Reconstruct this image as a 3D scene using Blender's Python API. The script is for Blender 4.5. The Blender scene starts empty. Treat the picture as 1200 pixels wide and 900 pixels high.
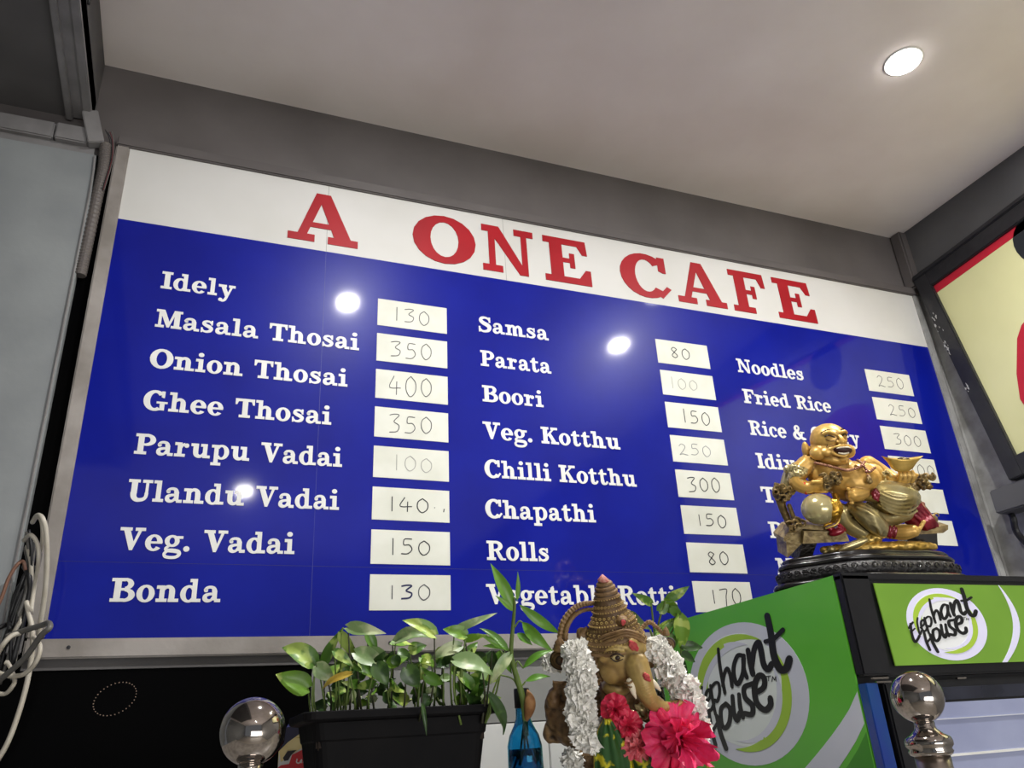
import bpy, bmesh, math, random
from mathutils import Vector, Matrix, noise
rnd = random.Random(7)
SC = bpy.context.scene
COL = SC.collection
PI = math.pi
# ------------------------------------------------------------------ camera, world, exposure, lights
CAM = Vector((0.21707, -1.68673, 1.45))
RT = Vector((0.92806, -0.36690, -0.0600)).normalized()
FW = Vector((0.35770, 0.83680, 0.41400)).normalized()
RT = (RT - FW * RT.dot(FW)).normalized()
UP = RT.cross(FW).normalized()
FPX = 935.95
cd = bpy.data.cameras.new('camera'); cam = bpy.data.objects.new('camera', cd); COL.objects.link(cam)
cam.matrix_world = Matrix((( RT.x, UP.x, -FW.x, CAM.x), (RT.y, UP.y, -FW.y, CAM.y), (RT.z, UP.z, -FW.z, CAM.z), (0, 0, 0, 1)))
cd.sensor_width = 36; cd.lens = 36 * FPX / 1200; cd.clip_start = 0.02
SC.camera = cam
SC.view_settings.view_transform = 'Standard'; SC.view_settings.look = 'None'
SC.view_settings.gamma = 1; SC.view_settings.exposure = -0.14; SC.view_settings.use_curve_mapping = False
W = bpy.data.worlds.new('world'); SC.world = W; W.use_nodes = True
W.node_tree.nodes['Background'].inputs[0].default_value = (0.80, 0.88, 1.0, 1)
W.node_tree.nodes['Background'].inputs[1].default_value = 0.24
ZC = 3.03
def lamp_light(x, y, z, power, size=0.09, col=(1, 0.985, 0.965)):
    l = bpy.data.lights.new('lamp_light', 'AREA'); l.shape = 'DISK'; l.size = size; l.energy = power; l.color = col
    o = bpy.data.objects.new('lamp_light', l); COL.objects.link(o); o.location = (x, y, z); return o
LAMPS = [(1.838, -0.65, 0, 16.0, 0.043), (0.690, -0.985, 31, 14, 0.026), (1.88, -1.03, 31, 14, 0.026),  # last lamp on this line is unseen, added for its board highlight
         (0.52, -3.45, 16, 10, 0.035), (-0.9, -2.3, 34, 10, 0.035)]
fl_ = bpy.data.lights.new('low_fill_light', 'AREA'); fl_.shape = 'RECTANGLE'; fl_.size = 3.6; fl_.size_y = 1.1; fl_.energy = 98; fl_.color = (1.0, 0.98, 0.96)
flo = bpy.data.objects.new('low_fill_light', fl_); COL.objects.link(flo); flo.location = (1.4, -4.9, 0.75)  # unseen area light added low behind the camera to fill ceiling and board
flo.rotation_euler = (Vector((1.2, 0, 3.1)) - Vector(flo.location)).to_track_quat('-Z', 'Y').to_euler()

# ------------------------------------------------------------------ helpers
def at(px, py, d):
    return CAM + (FW + RT * ((px - 600) / FPX) + UP * ((450 - py) / FPX)) * d

def lin(c):
    return tuple(((v / 255.0) / 12.92 if v / 255.0 <= 0.04045 else ((v / 255.0 + 0.055) / 1.055) ** 2.4) for v in c)

def mat(name, c, rough=0.5, metal=0.0, c2=None, scale=20, bump=0.0, bscale=None, crease_col=None, coat=0.0, spec=None, detail=4, lo=0.35, hi=0.65, trans=0, emit=0, sss=0):
    m = bpy.data.materials.new(name); m.use_nodes = True
    nt = m.node_tree; b = nt.nodes['Principled BSDF']; L = nt.links
    c = lin(c); b.inputs['Base Color'].default_value = (*c, 1)
    b.inputs['Roughness'].default_value = rough; b.inputs['Metallic'].default_value = metal
    if coat: b.inputs['Coat Weight'].default_value = coat; b.inputs['Coat Roughness'].default_value = 0.06
    if spec is not None: b.inputs['Specular IOR Level'].default_value = spec
    if trans: b.inputs['Transmission Weight'].default_value = trans
    if emit: b.inputs['Emission Color'].default_value = (*c, 1); b.inputs['Emission Strength'].default_value = emit
    if sss: b.inputs['Subsurface Weight'].default_value = sss; b.inputs['Subsurface Scale'].default_value = 0.004
    tc = nt.nodes.new('ShaderNodeTexCoord')
    src = None
    if c2 is not None:
        n = nt.nodes.new('ShaderNodeTexNoise'); n.inputs['Scale'].default_value = scale; n.inputs['Detail'].default_value = detail
        r = nt.nodes.new('ShaderNodeValToRGB'); r.color_ramp.elements[0].position = lo; r.color_ramp.elements[1].position = hi
        r.color_ramp.elements[0].color = (*c, 1); r.color_ramp.elements[1].color = (*lin(c2), 1)
        L.new(tc.outputs['Object'], n.inputs['Vector']); L.new(n.outputs['Fac'], r.inputs['Fac'])
        src = r.outputs['Color']
    if crease_col is not None:
        g = nt.nodes.new('ShaderNodeNewGeometry'); r2 = nt.nodes.new('ShaderNodeValToRGB')  # darker second colour in concave creases, driven by pointiness
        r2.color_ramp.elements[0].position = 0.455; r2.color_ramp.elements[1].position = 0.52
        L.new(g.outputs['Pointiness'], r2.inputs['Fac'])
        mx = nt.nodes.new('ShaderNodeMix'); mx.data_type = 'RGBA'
        mx.inputs['A'].default_value = (*lin(crease_col), 1)
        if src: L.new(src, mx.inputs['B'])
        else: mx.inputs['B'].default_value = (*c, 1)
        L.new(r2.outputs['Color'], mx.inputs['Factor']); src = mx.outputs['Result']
    if src: L.new(src, b.inputs['Base Color'])
    if bump:
        n2 = nt.nodes.new('ShaderNodeTexNoise'); n2.inputs['Scale'].default_value = bscale or scale; n2.inputs['Detail'].default_value = 6
        bp = nt.nodes.new('ShaderNodeBump'); bp.inputs['Strength'].default_value = bump; bp.inputs['Distance'].default_value = 0.004
        L.new(tc.outputs['Object'], n2.inputs['Vector']); L.new(n2.outputs['Fac'], bp.inputs['Height']); L.new(bp.outputs['Normal'], b.inputs['Normal'])
    return m

def tag(o, label=None, cat=None, group=None, kind=None):
    if label: o['label'] = label
    if cat: o['category'] = cat
    if group: o['group'] = group
    if kind: o['kind'] = kind
    return o
def thing(name, loc, label, cat, group=None):
    o = bpy.data.objects.new(name, None); COL.objects.link(o); o.location = loc; o.empty_display_size = 0.02
    return tag(o, label, cat, group)
def wloc(o):
    v = Vector((0, 0, 0))
    while o: v = v + Vector(o.location); o = o.parent
    return v
def mesh_data(name, verts, faces, m, smooth=False):
    me = bpy.data.meshes.new(name); me.from_pydata([tuple(v) for v in verts], [], faces)
    if m: me.materials.append(m)
    if smooth: me.polygons.foreach_set('use_smooth', [True] * len(me.polygons))
    return me
def obj(name, vf, m, parent=None, smooth=False, label=None, loc=None):
    verts, faces = vf
    base = Vector(loc) if loc is not None else (Vector((0, 0, 0)) if parent is None else None)
    if parent is not None:
        pw = wloc(parent); base = pw if base is None else base
    me = mesh_data(name, [Vector(v) - base for v in verts], faces, m, smooth)
    o = bpy.data.objects.new(name, me); COL.objects.link(o)
    if parent is not None: o.parent = parent; o.location = base - wloc(parent)
    else: o.location = base
    if label: o['label'] = label
    return o
def join(*vfs):
    V, F = [], []
    for v, f in vfs:
        n = len(V); V += list(v); F += [tuple(i + n for i in q) for q in f]
    return V, F
def box(x0, x1, y0, y1, z0, z1, bev=0.0):
    bm = bmesh.new(); bmesh.ops.create_cube(bm, size=1)
    for v in bm.verts:
        v.co = Vector(((x0 + x1) / 2 + v.co.x * (x1 - x0), (y0 + y1) / 2 + v.co.y * (y1 - y0), (z0 + z1) / 2 + v.co.z * (z1 - z0)))
    if bev: bmesh.ops.bevel(bm, geom=bm.edges[:], offset=bev, segments=2, affect='EDGES')
    return from_bm(bm)
def from_bm(bm):
    bm.verts.index_update()
    r = ([v.co.copy() for v in bm.verts], [tuple(v.index for v in f.verts) for f in bm.faces]); bm.free(); return r
def obox(c, ax, ay, az, hx, hy, hz, bev=0.0):
    v, f = box(-hx, hx, -hy, hy, -hz, hz, bev); c = Vector(c)
    return [c + Vector(ax) * p.x + Vector(ay) * p.y + Vector(az) * p.z for p in v], f
def lathe(prof, c, n=32, axis=(0, 0, 1)):
    az = Vector(axis).normalized(); ax = az.orthogonal().normalized(); ay = az.cross(ax); c = Vector(c)
    V = []; F = []
    for r, h in prof:
        for i in range(n):
            a = 2 * PI * i / n; V.append(c + az * h + (ax * math.cos(a) + ay * math.sin(a)) * r)
    for k in range(len(prof) - 1):
        for i in range(n):
            j = (i + 1) % n; F.append((k * n + i, k * n + j, k * n + n + j, k * n + n + i))
    F.append(tuple(range(n))[::-1]); F.append(tuple((len(prof) - 1) * n + i for i in range(n)))
    return V, F
def cr(pts, sub):
    pts = [Vector(p) for p in pts]
    if len(pts) < 3 or sub < 2: return pts
    P = [pts[0] * 2 - pts[1]] + pts + [pts[-1] * 2 - pts[-2]]; out = []
    for i in range(1, len(P) - 2):
        a, b, c, d = P[i - 1:i + 3]
        for k in range(sub):
            t = k / sub
            out.append(0.5 * ((2 * b) + (c - a) * t + (2 * a - 5 * b + 4 * c - d) * t * t + (3 * b - a - 3 * c + d) * t ** 3))
    out.append(pts[-1]); return out
def tube(pts, rad, n=8, sub=6, ridge=0):
    if not isinstance(rad, (list, tuple)): rad = [rad] * len(pts)
    P = cr([Vector((*p, r)) if False else Vector(p) for p in pts], sub)
    R = cr([Vector((r, 0, 0)) for r in rad], sub); R = [r.x for r in R]
    V = []; F = []; T0 = None; ax = None
    for i, p in enumerate(P):
        t = (P[min(i + 1, len(P) - 1)] - P[max(i - 1, 0)])
        t = t.normalized() if t.length > 1e-9 else Vector((0, 0, 1))
        if ax is None: ax = t.orthogonal().normalized()
        else:
            ax = ax - t * ax.dot(t); ax = ax.normalized() if ax.length > 1e-6 else t.orthogonal().normalized()
        ay = t.cross(ax)
        rr = R[min(i, len(R) - 1)] * (1 + (ridge if i % 2 else 0))
        for k in range(n):
            a = 2 * PI * k / n; V.append(p + (ax * math.cos(a) + ay * math.sin(a)) * rr)
    for i in range(len(P) - 1):
        for k in range(n):
            j = (k + 1) % n; F.append((i * n + k, i * n + j, i * n + n + j, i * n + n + k))
    F.append(tuple(range(n))[::-1]); F.append(tuple((len(P) - 1) * n + k for k in range(n)))
    return V, F
def bez(pts, sub=6): return cr([Vector((p[0], p[1], 0)) for p in pts], sub)
def ribbon(pts, w, sub=6):
    """flat pen stroke in 2D: returns list of convex polys"""
    P = bez(pts, sub) if len(pts) > 2 else [Vector((p[0], p[1], 0)) for p in pts]
    n = len(P); ws = w if isinstance(w, (list, tuple)) else [w] * len(pts)
    def wat(i):
        t = i / max(1, n - 1) * (len(ws) - 1); k = min(int(t), len(ws) - 2); return ws[k] + (ws[k + 1] - ws[k]) * (t - k) if len(ws) > 1 else ws[0]
    L, R = [], []
    for i in range(n):
        t = P[min(i + 1, n - 1)] - P[max(i - 1, 0)]; t = t.normalized() if t.length > 0 else Vector((1, 0, 0)); nn = Vector((-t.y, t.x, 0)) * wat(i) / 2
        L.append(P[i] + nn); R.append(P[i] - nn)
    return [[(L[i].x, L[i].y), (R[i].x, R[i].y), (R[i + 1].x, R[i + 1].y), (L[i + 1].x, L[i + 1].y)] for i in range(n - 1)]
def polys_to_mesh(polys, fn, th):
    """extrude 2D polys: fn(x,y,h) -> world point"""
    V, F = [], []
    for qi, q in enumerate(polys):
        dh = (qi % 40) * 6e-6
        a = sum(q[i][0] * q[(i + 1) % len(q)][1] - q[(i + 1) % len(q)][0] * q[i][1] for i in range(len(q)))
        if a < 0: q = q[::-1]
        n = len(V); k = len(q)
        V += [fn(x, y, th + dh) for x, y in q]; V += [fn(x, y, 0) for x, y in q]
        F.append(tuple(n + i for i in range(k)))
        for i in range(k): F.append((n + i, n + k + i, n + k + (i + 1) % k, n + (i + 1) % k))
    return V, F
def disc2(cx, cy, rx, ry, n=48): return [(cx + rx * math.cos(2 * PI * i / n), cy + ry * math.sin(2 * PI * i / n)) for i in range(n)]
def ring2(cx, cy, rx, ry, tx, ty, a0=0, a1=360, n=24, dx=0, dy=0, ty2=None):
    out = []
    for i in range(n):
        q = []
        for a, inn in ((i, 0), (i, 1), (i + 1, 1), (i + 1, 0)):
            t = math.radians(a0 + (a1 - a0) * a / n)
            q.append((cx + (dx if inn else 0) + (rx - (tx if inn else 0)) * math.cos(t), cy + (dy if inn else 0) + (ry - (ty if inn else 0)) * math.sin(t)))
        out.append(q)
    return out
def crescent(cx, cy, r0, r1, a0, a1, w, n=24):
    """tapered swoosh along ellipse"""
    out = []; P = []
    for i in range(n + 1):
        t = i / n; a = math.radians(a0 + (a1 - a0) * t); ww = w * math.sin(PI * t) ** 0.8
        P.append(((cx + r0 * math.cos(a), cy + r1 * math.sin(a)), (cx + (r0 - ww) * math.cos(a), cy + (r1 - ww) * math.sin(a))))
    for i in range(n): out.append([P[i][0], P[i][1], P[i + 1][1], P[i + 1][0]])
    return out

class Sculpt:
    """soft forms collected in one body; x, y in drawing units, d = depth units, all axes true to scale"""
    def __init__(s, ox, oy, sc, D): s.o = (ox, oy, sc, D); s.k = D / FPX / sc; s.vf = []
    def P(s, x, y, d=0):
        ox, oy, sc, D = s.o; return at(ox + x / sc, oy + y / sc, D) + FW * (d * s.k)
    def e(s, x, y, d, rx, ry, rd, ang=0, seg=16):
        bm = bmesh.new(); bmesh.ops.create_icosphere(bm, subdivisions=3, radius=1)
        c = s.P(x, y, d); a = math.radians(ang); X = RT * math.cos(a) + UP * math.sin(a); Y = UP * math.cos(a) - RT * math.sin(a)
        for v in bm.verts: v.co = c + X * (v.co.x * rx * s.k) + Y * (v.co.y * ry * s.k) + FW * (v.co.z * rd * s.k)
        s.vf.append(from_bm(bm)); return s
    def c(s, pts, n=12, sub=5):
        P = [s.P(*p[:3]) for p in pts]; R = [p[3] * s.k for p in pts]
        s.vf.append(tube(P, R, n, sub))
        for i in (0, -1):
            bm = bmesh.new(); bmesh.ops.create_icosphere(bm, subdivisions=2, radius=R[i])
            for v in bm.verts: v.co += P[i]
            s.vf.append(from_bm(bm))
        return s
    def take(s): v = s.vf; s.vf = []; return join(*v)
    def raw(s, name, m, parent, label=None): return obj(name, s.take(), m, parent, True, label)
    def body(s, name, m, parent, voxel=0.0022, smooth=4, label=None, disp=None):
        v, f = s.take(); base = wloc(parent)
        me = mesh_data(name + '_src', [Vector(p) - base for p in v], f, None)
        t = bpy.data.objects.new('tmp', me); COL.objects.link(t)
        r = t.modifiers.new('r', 'REMESH'); r.mode = 'VOXEL'; r.voxel_size = voxel
        q = t.modifiers.new('s', 'SMOOTH'); q.factor = 0.5; q.iterations = smooth
        dg = bpy.context.evaluated_depsgraph_get(); me2 = bpy.data.meshes.new_from_object(t.evaluated_get(dg), depsgraph=dg)
        bpy.data.objects.remove(t)
        me2.name = name; me2.materials.clear(); me2.materials.append(m)
        if disp:
            amp, sc = disp
            nn = [v.normal.copy() for v in me2.vertices]
            for v, n in zip(me2.vertices, nn): v.co += n * (noise.noise(v.co * sc) * amp)
        me2.polygons.foreach_set('use_smooth', [True] * len(me2.polygons))
        o = bpy.data.objects.new(name, me2); COL.objects.link(o); o.parent = parent
        if label: o['label'] = label
        return o

# ------------------------------------------------------------------ materials
M = {}
M['ceiling'] = mat('ceiling_plaster', (232, 224, 220), 0.85, c2=(216, 206, 200), scale=2.2, bump=0.25, bscale=9, detail=8)
M['wallgrey'] = mat('grey_wall_paint', (97, 92, 91), 0.6, c2=(84, 79, 78), scale=4, bump=0.3, bscale=14)
M['wallr'] = mat('dark_grey_beam_paint', (92, 92, 94), 0.6, c2=(80, 80, 82), scale=4, bump=0.25, bscale=14)
M['panelgrey'] = mat('pale_grey_panel_paint', (140, 144, 145), 0.5, c2=(124, 128, 130), scale=5, bump=0.35, bscale=16)
M['trimgrey'] = mat('grey_trim_paint', (132, 130, 130), 0.55, c2=(112, 110, 110), scale=12, bump=0.3)
M['soffit'] = mat('soffit_dark_paint', (92, 90, 90), 0.8, c2=(82, 80, 80), scale=6)
M['pillar'] = mat('worn_pillar_paint', (160, 160, 158), 0.55, c2=(128, 127, 124), scale=16, bump=0.5, bscale=25, detail=8)
M['rail'] = mat('worn_frame_paint', (158, 152, 147), 0.5, c2=(126, 120, 114), scale=9, bump=0.35, bscale=30, detail=8)
M['white_vinyl'] = mat('white_vinyl', (210, 209, 206), 0.5, c2=(200, 199, 194), scale=3, spec=0.3)
M['blue_vinyl'] = mat('blue_vinyl', (9, 24, 140), 0.34, c2=(7, 19, 128), scale=5, bump=0.03, bscale=90, spec=0.10, coat=0.55)
M['red_vinyl'] = mat('red_vinyl', (164, 20, 32), 0.5, c2=(152, 17, 28), scale=8, spec=.25)
M['letter'] = mat('white_letter_vinyl', (228, 228, 225), 0.45, c2=(218, 218, 213), scale=20)
M['card'] = mat('price_card', (218, 219, 208), 0.6, c2=(209, 210, 197), scale=14)
M['ink'] = mat('black_ink', (28, 28, 34), 0.6); M['ink_blue'] = mat('navy_ink', (22, 30, 78), 0.6)
M['ink_grey'] = mat('grey_ink', (92, 92, 94), 0.7, spec=.1); M['ink_faint'] = mat('faded_ink', (166, 166, 160), 0.7, spec=.1)
M['black_gloss'] = mat('black_glass', (2, 2, 3), 0.4, c2=(3, 3, 3), scale=4, spec=0.03)
M['black'] = mat('black_plastic', (14, 14, 18), 0.35, c2=(20, 20, 24), scale=20, bump=0.06, bscale=60)
M['planter'] = mat('planter_plastic', (13, 13, 15), 0.6, c2=(19, 18, 19), scale=18, bump=0.15, bscale=50, spec=0.08)
M['soil'] = mat('soil', (42, 30, 22), 0.95, c2=(24, 18, 14), scale=60, bump=1.0, bscale=80)
M['steel'] = mat('stainless_steel', (178, 170, 164), 0.08, 1.0, c2=(166, 158, 150), scale=30, bump=0.02, bscale=90)
M['steel_tube'] = mat('brushed_steel', (170, 160, 150), 0.28, 1.0, c2=(140, 130, 122), scale=60)
M['fgreen'] = mat('chiller_green', (84, 168, 46), 0.35, c2=(92, 176, 50), scale=3, coat=0.2)
M['fgreen_dark'] = mat('chiller_dark_green', (62, 134, 36), 0.4, c2=(72, 146, 42), scale=8)
M['hgreen'] = mat('header_green', (116, 158, 52), 0.4, c2=(100, 142, 42), scale=4, emit=0.13)
M['hwhite'] = mat('header_white', (214, 212, 236), 0.4, emit=0.16)
M['hlime'] = mat('header_lime', (160, 190, 60), 0.4, emit=0.16)
M['hpale'] = mat('header_pale', (222, 224, 224), 0.4, emit=0.16)
M['silver'] = mat('logo_silver', (206, 208, 218), 0.35, c2=(190, 194, 204), scale=4)
M['lime'] = mat('logo_lime', (160, 196, 66), 0.4, c2=(146, 184, 50), scale=5)
M['pale'] = mat('logo_pale', (218, 224, 222), 0.4, c2=(208, 216, 208), scale=5)
M['logo_black'] = mat('logo_black', (12, 12, 12), 0.4)
M['bluefilm'] = mat('blue_door_edge', (16, 48, 130), 0.2, c2=(12, 66, 120), scale=8, coat=0.5)
M['tile'] = mat('white_wall_tile', (214, 214, 212), 0.25, c2=(204, 204, 202), scale=6)
M['postery'] = mat('poster_yellow', (222, 220, 168), 0.5, c2=(214, 212, 158), scale=3, bump=0.1, bscale=6)
M['posterred'] = mat('poster_red', (186, 28, 50), 0.5); M['posterblack'] = mat('poster_black', (30, 34, 40), 0.5)
M['frameblack'] = mat('poster_frame_black', (30, 30, 34), 0.4, c2=(38, 38, 42), scale=30, bump=0.3, bscale=50)
M['flake'] = mat('flaking_paint', (176, 176, 174), 0.7)
M['cable_w'] = mat('white_cable', (196, 190, 176), 0.45, c2=(178, 170, 154), scale=30)
M['cable_g'] = mat('grey_cable', (104, 102, 98), 0.5, c2=(88, 86, 82), scale=30)
M['cable_k'] = mat('black_cable', (26, 26, 28), 0.45, c2=(36, 36, 38), scale=30)
M['cable_o'] = mat('copper_brown_cable', (120, 84, 66), 0.5)
M['conduit'] = mat('grey_conduit', (96, 90, 88), 0.5, c2=(98, 92, 88), scale=30)
M['gold'] = mat('antique_gold', (232, 196, 108), 0.34, 0.55, c2=(206, 164, 72), scale=40, crease_col=(70, 44, 14), bump=0.12, bscale=160)
M['goldskin'] = mat('matt_gold_skin', (236, 194, 110), 0.36, 0.35, c2=(220, 172, 84), scale=30, crease_col=(96, 58, 18), bump=0.05, bscale=120)
M['silvergold'] = mat('champagne_gold', (216, 202, 150), 0.27, 0.6, c2=(190, 168, 104), scale=25, crease_col=(60, 44, 18), bump=0.1, bscale=90)
M['darkgold'] = mat('dark_gold', (156, 132, 82), 0.36, 0.5, c2=(100, 78, 44), scale=80, crease_col=(22, 15, 6), bump=0.5, bscale=180)
M['crimson'] = mat('crimson_enamel', (164, 30, 52), 0.25, 0.25, c2=(108, 14, 30), scale=30, coat=0.5)
M['bead'] = mat('bead_copper', (186, 140, 110), 0.35, 0.4, c2=(120, 70, 60), scale=90)
M['mouth'] = mat('mouth_dark', (58, 20, 12), 0.5); M['teeth'] = mat('teeth', (232, 222, 196), 0.35)
M['eye'] = mat('eye_dark', (40, 24, 14), 0.35); M['eyewhite'] = mat('eye_cream', (200, 184, 132), 0.4)
M['basek'] = mat('black_lacquer_wood', (16, 14, 15), 0.22, c2=(26, 24, 25), scale=60, coat=0.4, bump=0.1, bscale=90)
M['carved'] = mat('carved_black_wood', (24, 22, 23), 0.35, c2=(44, 42, 43), scale=90, bump=1.0, bscale=140)
M['bronze'] = mat('painted_brown_resin', (146, 116, 76), 0.5, 0.1, c2=(112, 84, 52), scale=70, crease_col=(44, 28, 14), bump=0.35, bscale=220)
M['bronzeface'] = mat('tan_gold_resin', (190, 164, 98), 0.42, 0.15, c2=(160, 130, 74), scale=30, crease_col=(70, 44, 22), bump=0.08, bscale=160)
M['kumkum'] = mat('red_powder', (176, 52, 64), 0.9, c2=(196, 92, 84), scale=150, bump=0.4, bscale=300)
M['garland'] = mat('white_petal', (252, 251, 246), 0.8, c2=(244, 242, 234), scale=120, spec=.2)
M['pink'] = mat('hot_pink_petal', (240, 62, 122), 0.5, c2=(226, 32, 84), scale=50, bump=0.3, bscale=180, sss=0.1)
M['pink2'] = mat('rose_petal', (222, 44, 84), 0.5, c2=(196, 26, 58), scale=60, bump=0.3, bscale=180)
M['pink3'] = mat('salmon_petal', (240, 132, 136), 0.5, c2=(226, 96, 110), scale=60, bump=0.3, bscale=180)
M['cloth'] = mat('green_brocade', (40, 84, 36), 0.4, c2=(206, 196, 40), scale=48, lo=0.56, hi=0.62, bump=0.25, bscale=90, detail=3)
M['goldtrim'] = mat('gold_trim', (186, 168, 60), 0.3, 0.6, c2=(150, 130, 40), scale=60)
M['bluebottle'] = mat('blue_bottle_glass', (96, 190, 228), 0.03, trans=1.0)
M['sheath'] = mat('brown_stem_sheath', (160, 116, 70), 0.7, c2=(126, 84, 48), scale=80)
M['stem'] = mat('green_stem', (104, 126, 58), 0.5, c2=(84, 104, 44), scale=60)
M['stemd'] = mat('dark_stem', (62, 66, 40), 0.5, c2=(48, 46, 30), scale=60)
def leafmat(name, a, b, lo=0.51, hi=0.57, sc=42):
    m = mat(name, a, 0.38, c2=b, scale=sc, lo=lo, hi=hi, bump=0.12, bscale=60, detail=3)
    return m
M['leaf1'] = leafmat('pothos_leaf_mid', (78, 118, 38), (158, 180, 90)); M['leaf2'] = leafmat('pothos_leaf_lime', (104, 146, 40), (172, 192, 92))
M['leaf3'] = leafmat('pothos_leaf_pale', (124, 150, 96), (186, 196, 150), 0.48, 0.62); M['leaf4'] = leafmat('pothos_leaf_dark', (44, 72, 30), (72, 104, 44))
M['leaf5'] = mat('yellowing_leaf', (196, 172, 70), 0.5, c2=(170, 140, 50), scale=50); M['leaf6'] = leafmat('bamboo_leaf', (92, 142, 44), (116, 160, 58), 0.4, 0.7, 14)
M['bagcream'] = mat('packet_cream', (222, 206, 150), 0.35, c2=(206, 186, 122), scale=40); M['bagnavy'] = mat('packet_navy', (34, 36, 66), 0.3)
M['bagred'] = mat('packet_red', (186, 26, 40), 0.3); M['bagwhite'] = mat('packet_silver', (200, 200, 198), 0.3)
M['counter'] = mat('counter_stone', (150, 146, 140), 0.3, c2=(120, 116, 110), scale=30)
M['floor'] = mat('floor_tile', (176, 170, 160), 0.4, c2=(164, 158, 148), scale=5)
M['lampglow'] = mat('lamp_lens', (255, 252, 246), 0.4)

def glass_mat(name, col, rough=0.05):
    m = bpy.data.materials.new(name); m.use_nodes = True; b = m.node_tree.nodes['Principled BSDF']
    b.inputs['Base Color'].default_value = (*lin(col), 1); b.inputs['Roughness'].default_value = rough
    b.inputs['Transmission Weight'].default_value = 1.0; b.inputs['IOR'].default_value = 1.1
    return m
M['doorglass'] = mat('lilac_reflection_glass', (150, 156, 184), 0.12, c2=(132, 138, 168), scale=6, coat=0.5, emit=0.12)  # lilac grey reflections and lit interior put into the opaque glass colour
M['doorstrip'] = mat('dark_door_glass', (44, 46, 58), 0.15, c2=(30, 32, 42), scale=14)

# ------------------------------------------------------------------ setting
def struct(name, vf, m, label=None):
    o = obj(name, vf, m); o['kind'] = 'structure'
    if label: o['label'] = label
    return o
struct('floor', box(-2.5, 3.2, -5.5, 0.1, -0.05, 0), M['floor'])
ceil = struct('ceiling', box(-2.5, 3.2, -5.5, 0.1, ZC, ZC + 0.1), M['ceiling'], 'warm off-white plaster ceiling with faint stains')
wb = struct('wall_back', box(-0.6, 3.2, 0.0, 0.12, 0, ZC), M['wallgrey'], 'dark grey painted wall above the menu board')
wr = struct('wall_right', box(2.482, 2.6, -5.5, 0.0, 0, ZC), M['pillar'], 'scuffed pale grey wall behind the framed poster')
struct('trim_8', box(2.470, 2.482, -5.5, -0.03, 2.86, ZC - .001), M['wallr'], 'dark grey painted beam above the framed poster')
struct('wall_left', box(-2.5, -2.4, -5.5, 0.0, 0, ZC), M['panelgrey'])
# corner pillar right of the board
p1 = struct('trim_1', join(box(2.468, 2.51, -0.022, 0.0, 0, 2.80, 0.004), box(2.508, 2.52, -0.034, 0.0, 0, 2.80, 0.003)), M['pillar'], 'scuffed pale grey corner strip beside the menu board')
struct('trim_2', box(2.44, 2.49, -0.045, 0.0, 2.80, ZC, 0.006), M['wallgrey'], 'grey plaster corner post under the ceiling')
# soffit, trims and panel on the left
struct('ceiling.001', box(-1.8, -0.088, -2.6, 0.0, 2.85, ZC - 0.002), M['soffit'], 'dark lowered soffit in the upper left corner')
struct('trim_3', join(box(-0.142, -0.128, -2.6, -0.01, 2.832, 2.85, 0.002), box(-0.106, -0.088, -2.6, -0.01, 2.838, 2.90, 0.002), box(-0.128, -0.106, -2.6, -0.01, 2.843, 2.852)), M['trimgrey'], 'pale double edge strip along the soffit')
struct('trim_4', join(box(-1.8, -0.155, -0.035, 0.0, 2.755, 2.80, 0.003), box(-0.152, -0.085, -0.038, 0.0, 2.755, 2.80, 0.003), box(-1.8, -0.07, -0.022, 0.0, 2.735, 2.757)), M['trimgrey'], 'grey painted casing strip over the pale panel')
struct('trim_5', obox((-0.079, -0.035, 2.80), (0.96, 0, 0.28), (0, 1, 0), (-0.28, 0, 0.96), 0.017, 0.012, 0.045, 0.002), M['trimgrey'], 'short cover block where the casing strips meet')
pv = [(-1.6, 2.735), (-0.064, 2.735), (-0.058, 2.60), (-0.060, 1.95), (-0.066, 1.0), (-1.6, 1.0)]
struct('door_1', polys_to_mesh([pv], lambda x, z, h: Vector((x, -0.004 - h, z)), 0.022), M['panelgrey'], 'large pale grey painted flat door panel left of the board')
struct('trim_6', tube([(-0.0665, -0.029, 2.73), (-0.0625, -0.029, 2.6), (-0.0645, -0.029, 1.95), (-0.070, -0.029, 1.1)], 0.0022, 6, 3), M['trimgrey'], 'raised vertical edge bead of the pale panel')
# wall below the board
bd = struct('wall_back.001', box(0.47, 2.44, -0.006, 0.0, 1.5, 1.625), mat('grey_band_paint', (130, 130, 128), 0.5, c2=(118, 118, 116), scale=8), 'grey painted band under the menu board')
for x0, x1 in ((0.471, 0.663), (0.663, 0.963), (0.963, 1.263), (1.263, 1.563), (1.563, 1.863)):
    for z0, z1 in ((1.199, 1.498), (0.899, 1.198)):
        obj('tile', box(x0 + 0.001, x1 - 0.001, -0.012, 0.0, z0 + .001, z1 - .001, 0.0015), M['tile'], wb)
struct('trim_7', box(-0.0668, -0.027, -0.006, 0.0, 1.0, 2.75), M['black_gloss'], 'black strip painted as the shade in the gap between the pale panel and the board')  # gap shade put in as a flat black strip on the wall

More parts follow.
